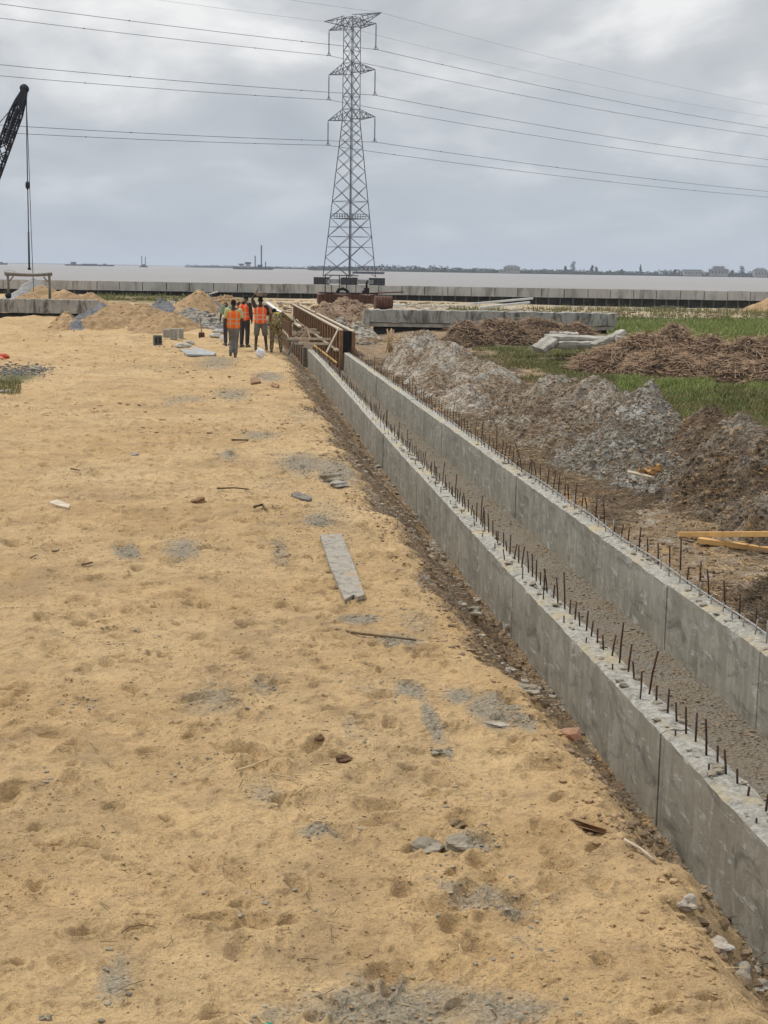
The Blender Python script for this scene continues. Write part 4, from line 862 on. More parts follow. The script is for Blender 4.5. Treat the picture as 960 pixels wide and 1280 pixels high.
# blocks, sacks, shovel
def hollow_block(label, px, py, D, rz, m, w_=.45, d_=.22, h_=.3, up=False):
    p = P0(px, py); T = empty('concrete_block', p, rz); tag(T, label, 'block', 'sandcrete blocks by the sand heap')
    mb = MB(); mb.box((0, 0, h_/2+.01), (w_, d_, h_)); o = mb.build('block_body', M[m], T, .008)
    mb = MB(); mb.box((-w_*.22, -d_/2-.002, h_/2+.01), (w_*.3, .012, h_*.62)); mb.box((w_*.22, -d_/2-.002, h_/2+.01), (w_*.3, .012, h_*.62)); mb.build('hollow_shade', M['darkwall' if m == 'block_dark' else 'oldcon'], T)  # thin darker plates on the face stand for the shade inside the hollows
hollow_block('single dark grey concrete block standing in front of the others', 197, 432, 50, .2, 'block_dark', .29, .25, .36)
hollow_block('leftmost pale concrete block of the row before the sand heap', 208, 425, 53, .1, 'block', .26, .3, .40)
hollow_block('middle pale concrete block of the row before the sand heap', 217.5, 424.5, 53, -.05, 'block', .27, .3, .40)
hollow_block('rightmost darker concrete block of the row before the sand heap', 226, 424, 54, .15, 'block', .18, .3, .40)
def sack(label, px, py, wpx, hpx, seed, m='sack', name='cement_sack', cat='sack', rz=0):
    p = P0(px, py); s_ = depth(p[0], p[1])/F; mb = MB(); mb.lump((0, 0, hpx*s_*.45), (wpx*s_, wpx*s_*.6, hpx*s_), seed, .12, rz, 3)
    o = mb.build(name, M[m]); o.location = p; return tag(o, label, cat)
sack('crumpled pale sack lying between the blocks and the sheet', 230, 436, 20, 8, 1)
sack('smaller crumpled sack on top of the ground behind the first', 238, 432, 12, 7, 2)
sack('grey sack lying left of the workers, upper one', 274, 417, 18, 6, 3); sack('pale sack lying left of the workers, lower one', 270, 423, 18, 7, 4)
sack('bulging white plastic bag on the ground behind the third worker', 325, 447, 13, 12, 5, 'bag', 'plastic_bag', 'bag'); sack('small pale bag hanging among the feet of the hidden worker', 277, 428, 5, 9, 6, 'bag', 'plastic_bag', 'bag')
p = P0(252, 424); T = empty('shovel', p, .15); tag(T, 'shovel standing upright with its blade in the sand', 'shovel')
mb = MB(); mb.tube([(0, 0, .25), (-.04, 0, .78)], .018, 8); mb.build('handle', M['oldwood'], T)
mb = MB(); mb.tube([(-.11, 0, .79), (.03, 0, .78)], .015, 6); mb.build('grip', M['oldwood'], T)
mb = MB(); mb.add([(-.11, .0, .26), (.11, 0, .26), (.12, -.03, .1), (.07, -.02, -.04), (-.07, -.02, -.04), (-.12, -.03, .1)], [(0, 1, 2, 3, 4, 5)]); mb.add([(-.11, .012, .26), (.11, .012, .26), (.12, -.018, .1), (.07, -.008, -.04), (-.07, -.008, -.04), (-.12, -.018, .1)], [(5, 4, 3, 2, 1, 0)]); mb.build('blade', M['rust'], T)

# timber frame (left) standing on the low wall
p = PZ(36, 74, .97); T = empty('wooden_gantry', p, 0); tag(T, 'rough timber goalpost frame standing on the low wall at left', 'timber frame')
s_ = 74/F
for dx in (-25.5, 25.5):
    mb = MB(); mb.tube([(dx*s_, .1, 0), (dx*s_*.99+.02, .1, .6), (dx*s_, .1, 1.16)], [.075, .065, .065], 7); mb.build('post', M['oldwood'], T)
    mb = MB(); mb.beam((dx*s_, .1, .78), (dx*s_*.72, .1, 1.12), .06); mb.build('brace', M['oldwood'], T)
mb = MB(); mb.tube([(-29*s_, .1, 1.24), (-.3, .1, 1.2), (.4, .1, 1.2), (29*s_, .1, 1.26)], [.09, .085, .075, .09], 8); mb.build('crossbeam', M['oldwood'], T)
mb = MB(); mb.tube([(-.95+.3*math.cos(a*.6), .1, 1.30+.08*math.sin(a*.6)+.03) for a in range(11)], .02, 5); mb.build('rope_coil', M['sack'], T)
mb = MB(); mb.lump((0, 0, .14), (.34, .3, .3), 4, .15); o = mb.build('bucket_lump', M['black']); o.location = PZ(10.5, 73.6, .97); tag(o, 'black rubber bucket at the foot of the left frame post', 'bucket')

# ------------------------------------------------------------------ people
def skinmat(n, c): return simple(n, c, tuple(q*.8 for q in c), 9, .55)
M['skin'] = skinmat('dark_skin', (.075, .042, .028)); M['skin2'] = skinmat('brown_skin', (.10, .055, .035)); M['hair'] = simple('black_hair', (.012, .011, .01), None, 30, .9, .004)
M['trou_grey'] = simple('dusty_grey_trousers', (.19, .18, .16), (.10, .095, .085), 7, .95, .006); M['trou_dark'] = simple('dark_trousers', (.06, .06, .065), (.03, .03, .033), 6, .95, .006)
M['short_grey'] = simple('olive_grey_shorts', (.17, .165, .125), (.10, .10, .08), 8, .95, .006); M['shirt_lime'] = simple('pale_lime_shirt', (.52, .54, .26), (.36, .38, .17), 8, .95, .006)
M['shirt_dark'] = simple('dark_brown_shirt', (.075, .055, .045), (.04, .03, .026), 6, .95, .006); M['shirt_green'] = simple('pale_green_shirt', (.30, .36, .22), (.2, .25, .15), 6, .95, .006)
M['boot'] = simple('muddy_boot', (.13, .115, .09), (.06, .052, .042), 12, .9)
def vest_mat(nm, c, stripe, rows_):
    b = NB(nm); s3 = b.n('ShaderNodeSeparateXYZ'); b.l(b.co, s3.inputs[0]); z = s3.outputs[2]; f = None
    for r0 in rows_:
        d = b.math('LESS_THAN', b.math('ABSOLUTE', b.math('SUBTRACT', z, r0)), .022); f = d if f is None else b.math('MAXIMUM', f, d)
    v = b.math('LESS_THAN', b.math('ABSOLUTE', b.math('SUBTRACT', b.math('ABSOLUTE', s3.outputs[0]), .095)), .02)
    f = b.math('MAXIMUM', f, v); n = b.noise(8, 4)
    cc = b.mix(n, tuple(q*.72 for q in c), c); b.bump(b.noise(11, 4), 1, .012); return b.col(b.mix(f, cc, stripe))
M['vest1'] = vest_mat('orange_vest', (.95, .17, .02), (.50, .30, .17), (1.01, 1.14)); M['vest2'] = vest_mat('red_orange_vest', (.95, .13, .025), (.55, .33, .22), (1.0, 1.12))
b = NB('camo_cloth'); v_ = b.voro(16, None, 'F1', 1); n = b.noise(14, 4, .7); c = b.mix(b.ramp(n, [(.42, 0), (.5, 1)], 'LINEAR'), (.035, .03, .022), (.17, .13, .055)); c = b.mix(b.ramp(b.noise(20, 3), [(.57, 0), (.62, 1)]), c, (.45, .33, .13)); M['camo'] = b.col(c)
M['yellow'] = simple('yellow_yoke_cloth', (.62, .52, .06), (.34, .28, .05), 12, .9)
class Blob:
    def __init__(s): s.mb = MB()
    def cone(s, a, b, ra, rb, n=12):
        a = Vector(a); b = Vector(b); d = b-a; L_ = d.length; d = d/L_ if L_ > 1e-6 else Vector((0, 0, 1)); pts = []; rr = []
        for k in range(4): t = k/4*math.pi/2; pts.append(a-d*ra*math.cos(t)); rr.append(max(ra*math.sin(t), .001))
        pts.append(a); rr.append(ra); pts.append(b); rr.append(rb)
        for k in range(1, 5): t = k/4*math.pi/2; pts.append(b+d*rb*math.sin(t)); rr.append(max(rb*math.cos(t), .001))
        s.mb.tube(pts, rr, n)
    def chain(s, pts, rr):
        for i in range(len(pts)-1): s.cone(pts[i], pts[i+1], rr[i], rr[i+1])
    def ell(s, c, d, seed=0): s.mb.lump(c, [q*2 for q in d], seed, 0.0, 0, 2)
    def build(s, name, m, parent, vox=.010, smooth=3):
        o = s.mb.build('tmp', m); r = o.modifiers.new('r', 'REMESH'); r.mode = 'VOXEL'; r.voxel_size = vox
        k = o.modifiers.new('s', 'SMOOTH'); k.factor = .5; k.iterations = smooth
        dg = bpy.context.evaluated_depsgraph_get(); me = bpy.data.meshes.new_from_object(o.evaluated_get(dg)); me.name = name
        bpy.data.objects.remove(o); me.polygons.foreach_set('use_smooth', [True]*len(me.polygons))
        o2 = bpy.data.objects.new(name, me); o2.parent = parent; return link(o2)
def V3(*a): return Vector(a)
def hand(B, wr, dirv, side, r=.0085):
    """palm, four fingers of unequal length and a thumb from the side of the palm"""
    d = Vector(dirv).normalized(); s_ = d.orthogonal() if abs(d.z) > .95 else d.cross(Vector((0, 0, 1))); s_ = V3(0, 1, 0)-d*d.y if abs(d.z) > .6 else s_; s_.normalize(); n = d.cross(s_)*side
    wr = Vector(wr); pc = wr+d*.085
    for k in (-.028, -.010, .010, .028): B.cone(wr+d*.015+s_*k*.6, pc+s_*k, .017, .013, 8)
    for k, ln in ((-.030, .062), (-.010, .078), (.010, .086), (.030, .074)):
        a = pc+s_*k; b_ = a+d*ln*.55-n*.008; c_ = b_+(d*.8-n*.55).normalized()*ln*.5; B.cone(a, b_, r*1.05, r, 8); B.cone(b_, c_, r, r*.85, 8)
    a = wr+d*.03+s_*.03; b_ = a+(d*.6+s_*.75).normalized()*.042; B.cone(a, b_, .013, .011, 8); B.cone(b_, b_+(d*.95+s_*.1).normalized()*.034, .011, .009, 8)
def person(label, px, py, rz, J, cloth, scale=1.0, group='workers at the end of the drain', D=None):
    base = P0(px, py); T = empty('person', base, rz); T.scale = (scale,)*3; tag(T, label, 'person', group)
    sk = M[cloth.get('skin', 'skin')]
    hd, ck, wb, pv_ = V3(*J['head']), V3(*J['chest']), V3(*J['waist']), V3(*J['pelvis'])
    B = Blob(); nk = ck+(ck-wb).normalized()*.20; up_ = (hd-nk).normalized(); fw = V3(*J.get('face', (0, 1, 0)))
    B.ell(hd+up_*.015, (.075, .092, .108)); B.cone(hd-up_*.05+fw*.03, hd-up_*.055+fw*.045, .055, .045); B.cone(hd+fw*.088-up_*.005, hd+fw*.108-up_*.03, .011, .016)
    for s_ in (-1, 1):
        sd_ = fw.cross(V3(0, 0, 1)).normalized()*s_; B.ell(hd+sd_*.078-up_*.005, (.014, .022, .03)); B.ell(hd+fw*.083+sd_*.032+up_*.015, (.014, .01, .010))
    B.cone(hd+fw*.088-up_*.062-fw.cross(V3(0, 0, 1))*.02, hd+fw*.088-up_*.062+fw.cross(V3(0, 0, 1))*.02, .012, .012)
    B.cone(nk-up_*.03, hd-up_*.05, .058, .052)
    lat = V3(*J.get('lat', (1, 0, 0)))
    for s_ in (-1, 1):
        B.cone(ck+lat*s_*.07, wb+lat*s_*.05, .105, .085); B.cone(wb+lat*s_*.05, pv_+lat*s_*.07, .085, .098); B.cone(nk-up_*.03, ck+lat*s_*.16+(ck-wb).normalized()*.10, .05, .055)
        sh, elb, wr = [V3(*q) for q in J['arm'+('L' if s_ < 0 else 'R')]]
        B.chain([sh, elb], [.055, .040]); B.chain([elb, wr], [.040, .026]); hand(B, wr, (wr-elb), s_)
        hp, kn, an = [V3(*q) for q in J['leg'+('L' if s_ < 0 else 'R')]]
        B.chain([hp, kn], [.088, .056]); md = kn.lerp(an, .3); B.chain([kn, md, an], [.054, .056, .036])
        tf = V3(*J.get('toe', (0, 1, 0))); he = V3(an.x, an.y, max(an.z-.045, .035)) - tf*.03; B.cone(he, he+tf*.15+V3(0, 0, -.004), .036, .032); B.cone(he+tf*.15, he+tf*.19, .036, .026)
    B.build('body', sk, T, .009, 2)
    Hh = Blob(); Hh.ell(hd+up_*.035-fw*.014, (.08, .092, .098)); Hh.build('hair', M[cloth.get('hair', 'hair')], T, .012, 2)
    tr = Blob(); short = cloth.get('short')
    for s_ in (-1, 1):
        hp, kn, an = [V3(*q) for q in J['leg'+('L' if s_ < 0 else 'R')]]; tr.cone(wb+lat*s_*.045-(wb-pv_)*.35, pv_+lat*s_*.075, .098, .114)
        e = kn.lerp(hp, .1) if short else an.lerp(kn, .12); tr.cone(pv_+lat*s_*.075, hp, .114, .108); tr.cone(hp, kn if not short else e, .108, .076 if not short else .095)
        if not short: tr.cone(kn, e, .076, .066)
    tr.build('trousers' if not short else 'shorts', M[cloth['leg']], T, .012, 3)
    shb = Blob()
    for s_ in (-1, 1):
        shb.cone(ck+lat*s_*.075, wb+lat*s_*.055, .122, .105); shb.cone(wb+lat*s_*.055, pv_+lat*s_*.06+(wb-pv_)*.3, .105, .112)
        sh, elb, wr = [V3(*q) for q in J['arm'+('L' if s_ < 0 else 'R')]]; shb.cone(ck+lat*s_*.08+(ck-wb).normalized()*.07, sh, .085, .070)
        e = wr.lerp(elb, .15) if cloth.get('long') else sh.lerp(elb, .72); shb.cone(sh, e if not cloth.get('long') else elb, .070, .062)
        if cloth.get('long'): shb.cone(elb, e, .058, .045)
    sho = shb.build('shirt', M[cloth['shirt']], T, .012, 3)
    if 'yoke' in cloth:
        yk = Blob(); yk.cone(ck+lat*.13+(ck-wb).normalized()*.08, ck-lat*.13+(ck-wb).normalized()*.08, .098, .098); yk.build('shirt_yoke', M[cloth['yoke']], sho, .012, 3)
    if 'vest' in cloth:
        ve = Blob(); ax = (ck-wb).normalized()
        for s_ in (-1, 1): ve.cone(ck+lat*s_*.080, wb+lat*s_*.068, .132, .120); ve.cone(wb+lat*s_*.068, pv_+lat*s_*.078, .120, .126); ve.cone(ck+lat*s_*.09+ax*.05, ck+lat*s_*.095+ax*.10, .10, .075)
        ve.build('safety_vest', M[cloth['vest']], T, .012, 3)
    bt = Blob()
    if cloth.get('boots'):
        for s_ in (-1, 1):
            hp, kn, an = [V3(*q) for q in J['leg'+('L' if s_ < 0 else 'R')]]; tf = V3(*J.get('toe', (0, 1, 0))); he = V3(an.x, an.y, max(an.z-.045, .038))-tf*.03
            bt.cone(an.lerp(kn, .22), an, .05, .046); bt.cone(an, he, .046, .044); bt.cone(he, he+tf*.18, .046, .042)
        bt.build('boots', M['boot'], T, .012, 2)
    return T
def std(**k):
    J = dict(head=(0, .02, 1.585), chest=(0, 0, 1.27), waist=(0, -.01, 1.07), pelvis=(0, 0, .93), face=(0, 1, 0),
             armL=[(-.19, 0, 1.39), (-.24, -.03, 1.11), (-.22, .05, .87)], armR=[(.19, 0, 1.39), (.24, -.03, 1.11), (.22, .05, .87)],
             legL=[(-.09, 0, .89), (-.10, .03, .49), (-.11, 0, .08)], legR=[(.09, 0, .89), (.10, .03, .49), (.10, 0, .08)])
    J.update(k); return J
person('person walking away in a bright orange vest over a pale lime shirt and grey trousers', 292, 447, 0,
       std(legL=[(-.085, 0, .89), (-.03, .12, .50), (-.09, -.04, .13)], legR=[(.085, 0, .89), (.07, .05, .49), (.05, .04, .08)], armL=[(-.19, 0, 1.39), (-.25, .02, 1.12), (-.2, .22, 1.0)], armR=[(.19, 0, 1.39), (.25, .03, 1.13), (.18, .24, 1.04)]),
       dict(shirt='shirt_lime', vest='vest1', leg='trou_grey', boots=True), 1.01)
person('person in an orange vest over a dark shirt, head bowed, between the two other vests', 305.5, 434, -.5,
       std(head=(0, .10, 1.55), armL=[(-.19, 0, 1.39), (-.22, .12, 1.13), (-.1, .3, 1.05)], armR=[(.19, 0, 1.38), (.24, .0, 1.10), (.2, .12, .88)]), dict(shirt='shirt_dark', vest='vest2', leg='trou_dark', long=True, boots=True), 1.0)
person('person half hidden behind the walking one, green shirt and dark trousers', 285.5, 432, .5,
       std(head=(.05, .30, 1.40), chest=(0, .10, 1.22), armL=[(-.19, .06, 1.34), (-.25, .08, 1.06), (-.18, .26, .9)]), dict(shirt='shirt_green', leg='trou_dark', boots=True), .96)
person('person in a red-orange vest raising one arm above the head, in shorts', 325.5, 438, -.1,
       std(armL=[(-.18, 0, 1.41), (-.27, .03, 1.62), (-.13, .05, 1.86)], armR=[(.19, 0, 1.39), (.25, .08, 1.15), (.1, .28, 1.1)], legL=[(-.09, 0, .89), (-.13, .02, .49), (-.15, -.02, .08)], legR=[(.09, 0, .89), (.15, .05, .49), (.19, .06, .08)]),
       dict(shirt='shirt_dark', vest='vest2', leg='short_grey', short=True, boots=True), 1.0)
person('person bending to the right in yellow and black patterned work clothes', 345, 440, 0,
       std(head=(-.02, .36, 1.30), chest=(.04, .22, 1.14), waist=(.0, .07, 1.02), pelvis=(0, -.02, .90), face=(.3, .75, -.6), armL=[(-.16, .25, 1.24), (-.12, .42, .98), (.02, .58, .82)], armR=[(.20, .24, 1.24), (.42, .30, 1.07), (.60, .30, .98)],
           legL=[(-.09, -.02, .87), (-.13, .0, .48), (-.15, -.04, .08)], legR=[(.10, -.02, .87), (.14, .02, .48), (.16, -.02, .08)]), dict(shirt='camo', yoke='yellow', leg='camo', long=True, boots=True, skin='skin2'), .98)
p = P0(325.5, 438); mb = MB(); 
prof = [(0, .0), (.12, .005), (.2, .06), (.26, .13), (.27, .135), (.265, .12)]
n_ = 20; V = [(r*math.cos(2*math.pi*k/n_), r*math.sin(2*math.pi*k/n_), z) for r, z in prof for k in range(n_)]
mb.add(V, [(i*n_+k, i*n_+(k+1) % n_, (i+1)*n_+(k+1) % n_, (i+1)*n_+k) for i in range(len(prof)-1) for k in range(n_)], True)
o = mb.build('head_pan', M['oldcon']); o.location = (p[0]+.02, p[1]+.05, p[2]+1.715); tag(o, 'grey head pan carried on the head of the worker with a raised arm', 'pan')

# ------------------------------------------------------------------ rusty things by the water
p = P0(478, 384); p = PZ(478.5, 97, 0); T = empty('rusty_drum', (p[0], p[1], gz(p[0], p[1])), .1); tag(T, 'big rusty ribbed drum lying at the left end of the old beam', 'drum')
mb = MB(); mb.tube([(-.56, 0, .50), (.56, 0, .50)], .46, 22, False); mb.build('drum_shell', M['rust2'], T)
for k in range(6): mb = MB(); mb.tube([(-.55+k*.22, 0, .50), (-.50+k*.22, 0, .50)], .50, 22, False); mb.build('rib', M['rust'], T)
p = PZ(434, 118, 0); T = empty('rusty_hull', (p[0], p[1], -.1), .11); tag(T, 'long dark rusty steel hull lying low in front of the tower', 'steel hull')
mb = MB(); V = []; Ls = 2.45
for x_ in np.linspace(-Ls, Ls, 24): kx = 1-.25*(abs(x_)/Ls)**4; V += [(x_, -.5*kx, 0), (x_, -.62*kx, .75+.08*math.sin(x_*3)), (x_, .62*kx, .78), (x_, .5*kx, 0)]
mb.add(V, [(i*4+k, i*4+(k+1) % 4, (i+1)*4+(k+1) % 4, (i+1)*4+k) for i in range(23) for k in range(4)]+[(3, 2, 1, 0), (92, 93, 94, 95)]); mb.build('hull', M['rust'], T)
for k in range(14): mb = MB(); mb.beam((-2.3+k*.35, -.64, .0), (-2.3+k*.35, -.66, .80), .06); mb.build('rib', M['rust2'], T)
mb = MB(); mb.beam((-Ls, -.60, .86), (Ls, -.60, .84), .12, .10); mb.build('rubbing_rail', M['black'], T)
mb = MB(); mb.tube([(-.85, .0, .85), (-.75, .0, 1.12), (-.35, 0, 1.2), (.0, 0, 1.02), (.08, 0, .85)], .12, 8); mb.build('hose_hump', M['black'], T)
p = PZ(458, 121, 0); T = empty('pump_engine', (p[0], p[1], .55), 0); tag(T, 'small black pump engine standing on the hull under the tower', 'pump')
mb = MB(); mb.box((0, 0, .3), (.42, .5, .6)); mb.build('engine_block', M['black'], T, .03)
mb = MB(); mb.tube([(0, 0, .6), (0, 0, 1.05), (.1, 0, 1.15)], .09, 8); mb.build('exhaust', M['black'], T)
mb = MB(); mb.tube([(-.36, 0, .2), (-.2, 0, .2)], .2, 12); mb.build('flywheel', M['black'], T)
mb = MB(); mb.tube([(.2, 0, .15), (1.6, .1, .22), (3.2, .2, .30)], .055, 6); mb.build('pipe', M['rust'], T)
p = PZ(427, 126, 0); T = empty('steel_rail_frame', (p[0], p[1], -.1), .11); tag(T, 'thin dark rail frame on posts in front of the tower base', 'frame'); q_ = 126/F
for dx in (-21, -3, 6): mb = MB(); mb.beam((dx*q_, 0, 0), (dx*q_, 0, 2.2), .07); mb.build('post', M['crane'], T)
mb = MB(); mb.beam((-22*q_, 0, 2.23), (21*q_, 0, 2.20), .08); mb.build('top_rail', M['crane'], T)
mb = MB(); mb.beam((-21*q_, 0, 1.6), (-13*q_, 0, 2.2), .06); mb.build('brace', M['crane'], T)

# ------------------------------------------------------------------ transmission tower
TD = 338.0
tb = PZ(436.5, TD, -1.9); TA = -R(44.5)+math.atan2(cRt[1], cRt[0])        # arm direction: right and nearer
T = empty('transmission_tower', tb, TA); tag(T, 'tall lattice power pylon with three pairs of arms standing in the water', 'pylon')
def zz(y):                                                       # height above the tower's base of photo row y on its axis
    c0 = np.array([tb[0], tb[1], 0.])-np.array([0, 0, H]); A_ = _X*c0[0]+_Y*c0[1]+_up*c0[2]; k = (640-y)/F
    return float((k*A_[2]-A_[1])/(_up[1]-k*_up[2]))+1.9
def hw(z):                                                       # half width of the body
    z1, z2 = zz(150), zz(30); s0, s1, s2 = 8.7/2, 2.85/2, 2.7/2; zb = zz(345)
    return s0+(s1-s0)*(z-zb)/(z1-zb) if z < z1 else s1+(s2-s1)*(z-z1)/(z2-z1)
zb = zz(346); levels = [zb, zz(322), zz(296), zz(272), zz(252), zz(232), zz(214), zz(198), zz(184), zz(172), zz(161), zz(150), zz(136.5), zz(121), zz(107), zz(92), zz(79), zz(64), zz(49), zz(36), zz(22)]
cs = [(-1, -1), (1, -1), (1, 1), (-1, 1)]
def cp(i, z): return Vector((cs[i % 4][0]*hw(z), cs[i % 4][1]*hw(z), z))
for i in range(4):
    mb = MB()
    for a, b_ in zip(levels[:-1], levels[1:]): mb.beam(cp(i, a), cp(i, b_), .20 if a < zz(150) else .16)
    mb.build('leg', M['steel'], T)
mb = MB()
for k, (a, b_) in enumerate(zip(levels[:-1], levels[1:])):
    for i in range(4):
        p1, p2, p3, p4 = cp(i, a), cp(i+1, a), cp(i, b_), cp(i+1, b_); wd = .10 if k < 5 else .085
        mb.beam(p1, p4, wd); mb.beam(p2, p3, wd)
        if k in (1, 3, 11, 12, 15, 16, 19): mb.beam(p3, p4, wd)
        if k < 3: mb.beam((p1+p3)/2, (p1+p4)/2*.5+(p2+p3)/4, .09); mb.beam((p2+p4)/2, (p1+p4)/4+(p2+p3)/4, .09)
mb.build('bracing', M['steel'], T)
tips = []
for (yb_, yt_, lens, nm) in ((150, 136.5, 7.75, 'cross_arm'), (92, 79, 7.6, 'cross_arm'), (35.5, 24, 7.7, 'cross_arm')):
    for s_ in (-1, 1):
        z0, z1 = zz(yb_), zz(yt_); mb = MB(); tip = Vector((s_*lens, 0, z0+.3)); hb_ = hw(z0)
        for e_ in (-1, 1):
            a0 = Vector((s_*hb_, e_*hb_, z0)); a1 = Vector((s_*hb_, e_*hb_, z1)); mb.beam(a0, tip, .13); mb.beam(a1, tip, .12)
            for t in (.25, .5, .75): mb.beam(a0.lerp(tip, t), a1.lerp(tip, t-.12), .09); mb.beam(a0.lerp(tip, t-.25), a1.lerp(tip, t-.12), .08)
        for t in (.0, .25, .5, .75): mb.beam(Vector((s_*hb_, -hb_, z0)).lerp(tip, t), Vector((s_*hb_, hb_, z0)).lerp(tip, min(t+.2, 1)), .08)
        ca = mb.build(nm, M['steel'], T)
        it = MB(); zt_ = tip.z; Li = 5.6
        it.tube([(tip.x, 0, zt_), (tip.x, 0, zt_-Li)], .085, 6)
        for k in range(14): it.tube([(tip.x, 0, zt_-.6-k*.32), (tip.x, 0, zt_-.7-k*.32)], .17, 8)
        it.beam((tip.x-.7, 0, zt_-Li), (tip.x+.7, 0, zt_-Li), .1); it.beam((tip.x-.65, 0, zt_-Li), (tip.x, 0, zt_-Li+.8), .08); it.beam((tip.x+.65, 0, zt_-Li), (tip.x, 0, zt_-Li+.8), .08)
        it.build('insulator', M['glassins'], ca); tips.append((tip.x, zt_-Li, s_))
for s_ in (-1, 1):                                               # earth wire peaks
    mb = MB(); tip = Vector((s_*9.3, 0, zz(21.5))); hb_ = hw(zz(24)); tips.append((tip.x, tip.z, s_*2))
    for e_ in (-1, 1):
        a0 = Vector((s_*hb_, e_*hb_, zz(33))); a1 = Vector((s_*hb_, e_*hb_, zz(20))); mb.beam(a0, tip, .13); mb.beam(a1, tip, .13)
        for t in (.2, .4, .6, .8): mb.beam(a0.lerp(tip, t), a1.lerp(tip, t-.1), .08)
    for t in (.15, .4, .65): mb.beam(Vector((s_*hb_, -hb_, zz(20))).lerp(tip, t), Vector((s_*hb_, hb_, zz(20))).lerp(tip, t+.15), .08)
    mb.build('peak_arm', M['steel'], T)
z0 = zz(273.5); hh = 3.0; mb = MB(); mb.box((0, 0, z0), (hh*2-.4, hh*2-.4, .14)); pf = mb.build('platform', M['steel'], T)
mb = MB()
for zr in (.55, 1.1):
    for i in range(4): mb.beam((cs[i][0]*hh, cs[i][1]*hh, z0+zr), (cs[(i+1) % 4][0]*hh, cs[(i+1) % 4][1]*hh, z0+zr), .07)
for i in range(4):
    for t in np.linspace(0, 1, 8)[:-1]: q = Vector((cs[i][0]*hh, cs[i][1]*hh, z0)).lerp(Vector((cs[(i+1) % 4][0]*hh, cs[(i+1) % 4][1]*hh, z0)), t); mb.beam(q, q+V3(0, 0, 1.1), .07)
mb.build('railing', M['steel'], pf)
mb = MB()
for k in range(90): mb.beam((0-.25, .2, levels[0]+k*.62), (.25, .2, levels[0]+k*.62), .05)
mb.beam((-.25, .2, levels[0]), (-.25, .2, zz(25)), .09); mb.beam((.25, .2, levels[0]), (.25, .2, zz(25)), .09); mb.build('ladder', M['steel'], T)
for i in range(4):
    q = cp(i, zb); mb = MB(); mb.box((q.x*1.05, q.y*1.05, (zz(347)+zz(356.5))/2), (2.7, 2.7, zz(347)-zz(356.5))); pc_ = mb.build('pile_cap', M['darkwall'], T, .05)  # caps stand in shade, so their concrete is coloured near black
    for a, b_ in ((-1, -1), (1, 1), (-1, 1), (1, -1)): mb = MB(); mb.tube([(q.x*1.05+a*.9, q.y*1.05+b_*.9, -4), (q.x*1.05+a*.9, q.y*1.05+b_*.9, zz(356))], .3, 10); mb.build('pile', M['rust'], pc_)
    q2 = cp(i+1, zb); mb = MB(); mb.beam((q.x*1.05, q.y*1.05, zz(352)), (q2.x*1.05, q2.y*1.05, zz(352)), .6, 1.0); mb.build('tie_beam', M['oldcon'], T)
# conductors
Tm = Matrix.Translation(Vector(tb))@Matrix.Rotation(TA, 4, 'Z'); ldir = Tm.to_3x3()@Vector((0, 1, 0))
yl = {(0, -1): 165.0, (0, 1): 155.5, (1, -1): 94.0, (1, 1): 80.0, (2, -1): 22.0, (2, 1): 4.0}
yr = {(0, -1): 246.0, (0, 1): 239.0, (1, -1): 208.5, (1, 1): 199.0, (2, -1): 170.0, (2, 1): 159.5}
def projp(v):
    d = np.array(v)-np.array([0, 0, H]); c = _X*d[0]+_Y*d[1]+_up*d[2]; return 480+F*c[0]/c[2], 640-F*c[1]/c[2], c[2]
names = ['lowest', 'middle', 'top']
for ti, (tx, tz, s_) in enumerate(tips):
    lvl = ti//2; A = Tm@Vector((tx, 0, tz)); earth = abs(s_) == 2; s1 = 1 if s_ > 0 else -1
    for dr, tgt in ((-1, 0), (1, 960)):
        Ls = 350.0; lo, hi = 0., 340.
        for _ in range(40):
            t = (lo+hi)/2; q = projp(A+ldir*dr*t)
            if (q[0] > 0) == (dr < 0): lo = t
            elif (q[0] < 960) == (dr > 0): lo = t
            else: hi = t
        if dr > 0:
            lo, hi = 0., 340.
            for _ in range(40):
                t = (lo+hi)/2; q = projp(A+ldir*dr*t)
                if q[0] < 960: lo = t
                else: hi = t
        if earth: sag = 3.5 if dr < 0 else 5.0; bq = sag*4/Ls/Ls
        else:
            y_ = (yl if dr < 0 else yr)[(lvl, s1)]; q = projp(A+ldir*dr*t); dz = (y_-q[1])*q[2]/F; bq = dz/(t*(Ls-t))
        pts = [A+ldir*dr*t_+V3(0, 0, -bq*t_*(Ls-t_)) for t_ in np.linspace(0, Ls, 48)]
        o0 = A; mb = MB(); mb.tube([q-o0 for q in pts], .022 if earth else .05, 5)
        for k in (3, 9, 15, 21): 
            if not earth: mb.box(pts[k]-o0, (.22, .22, .22))
        o = mb.build('power_line', M['wire']); o.location = o0
        side = ('left' if s1 < 0 else 'right')
        tag(o, ('thin earth wire from the %s peak of the pylon running %s' % (side, 'left' if dr < 0 else 'right')) if earth else 'power line from the %s arm on the %s of the pylon, running %s' % (names[lvl], side, 'left' if dr < 0 else 'right'), 'power line', 'power lines')

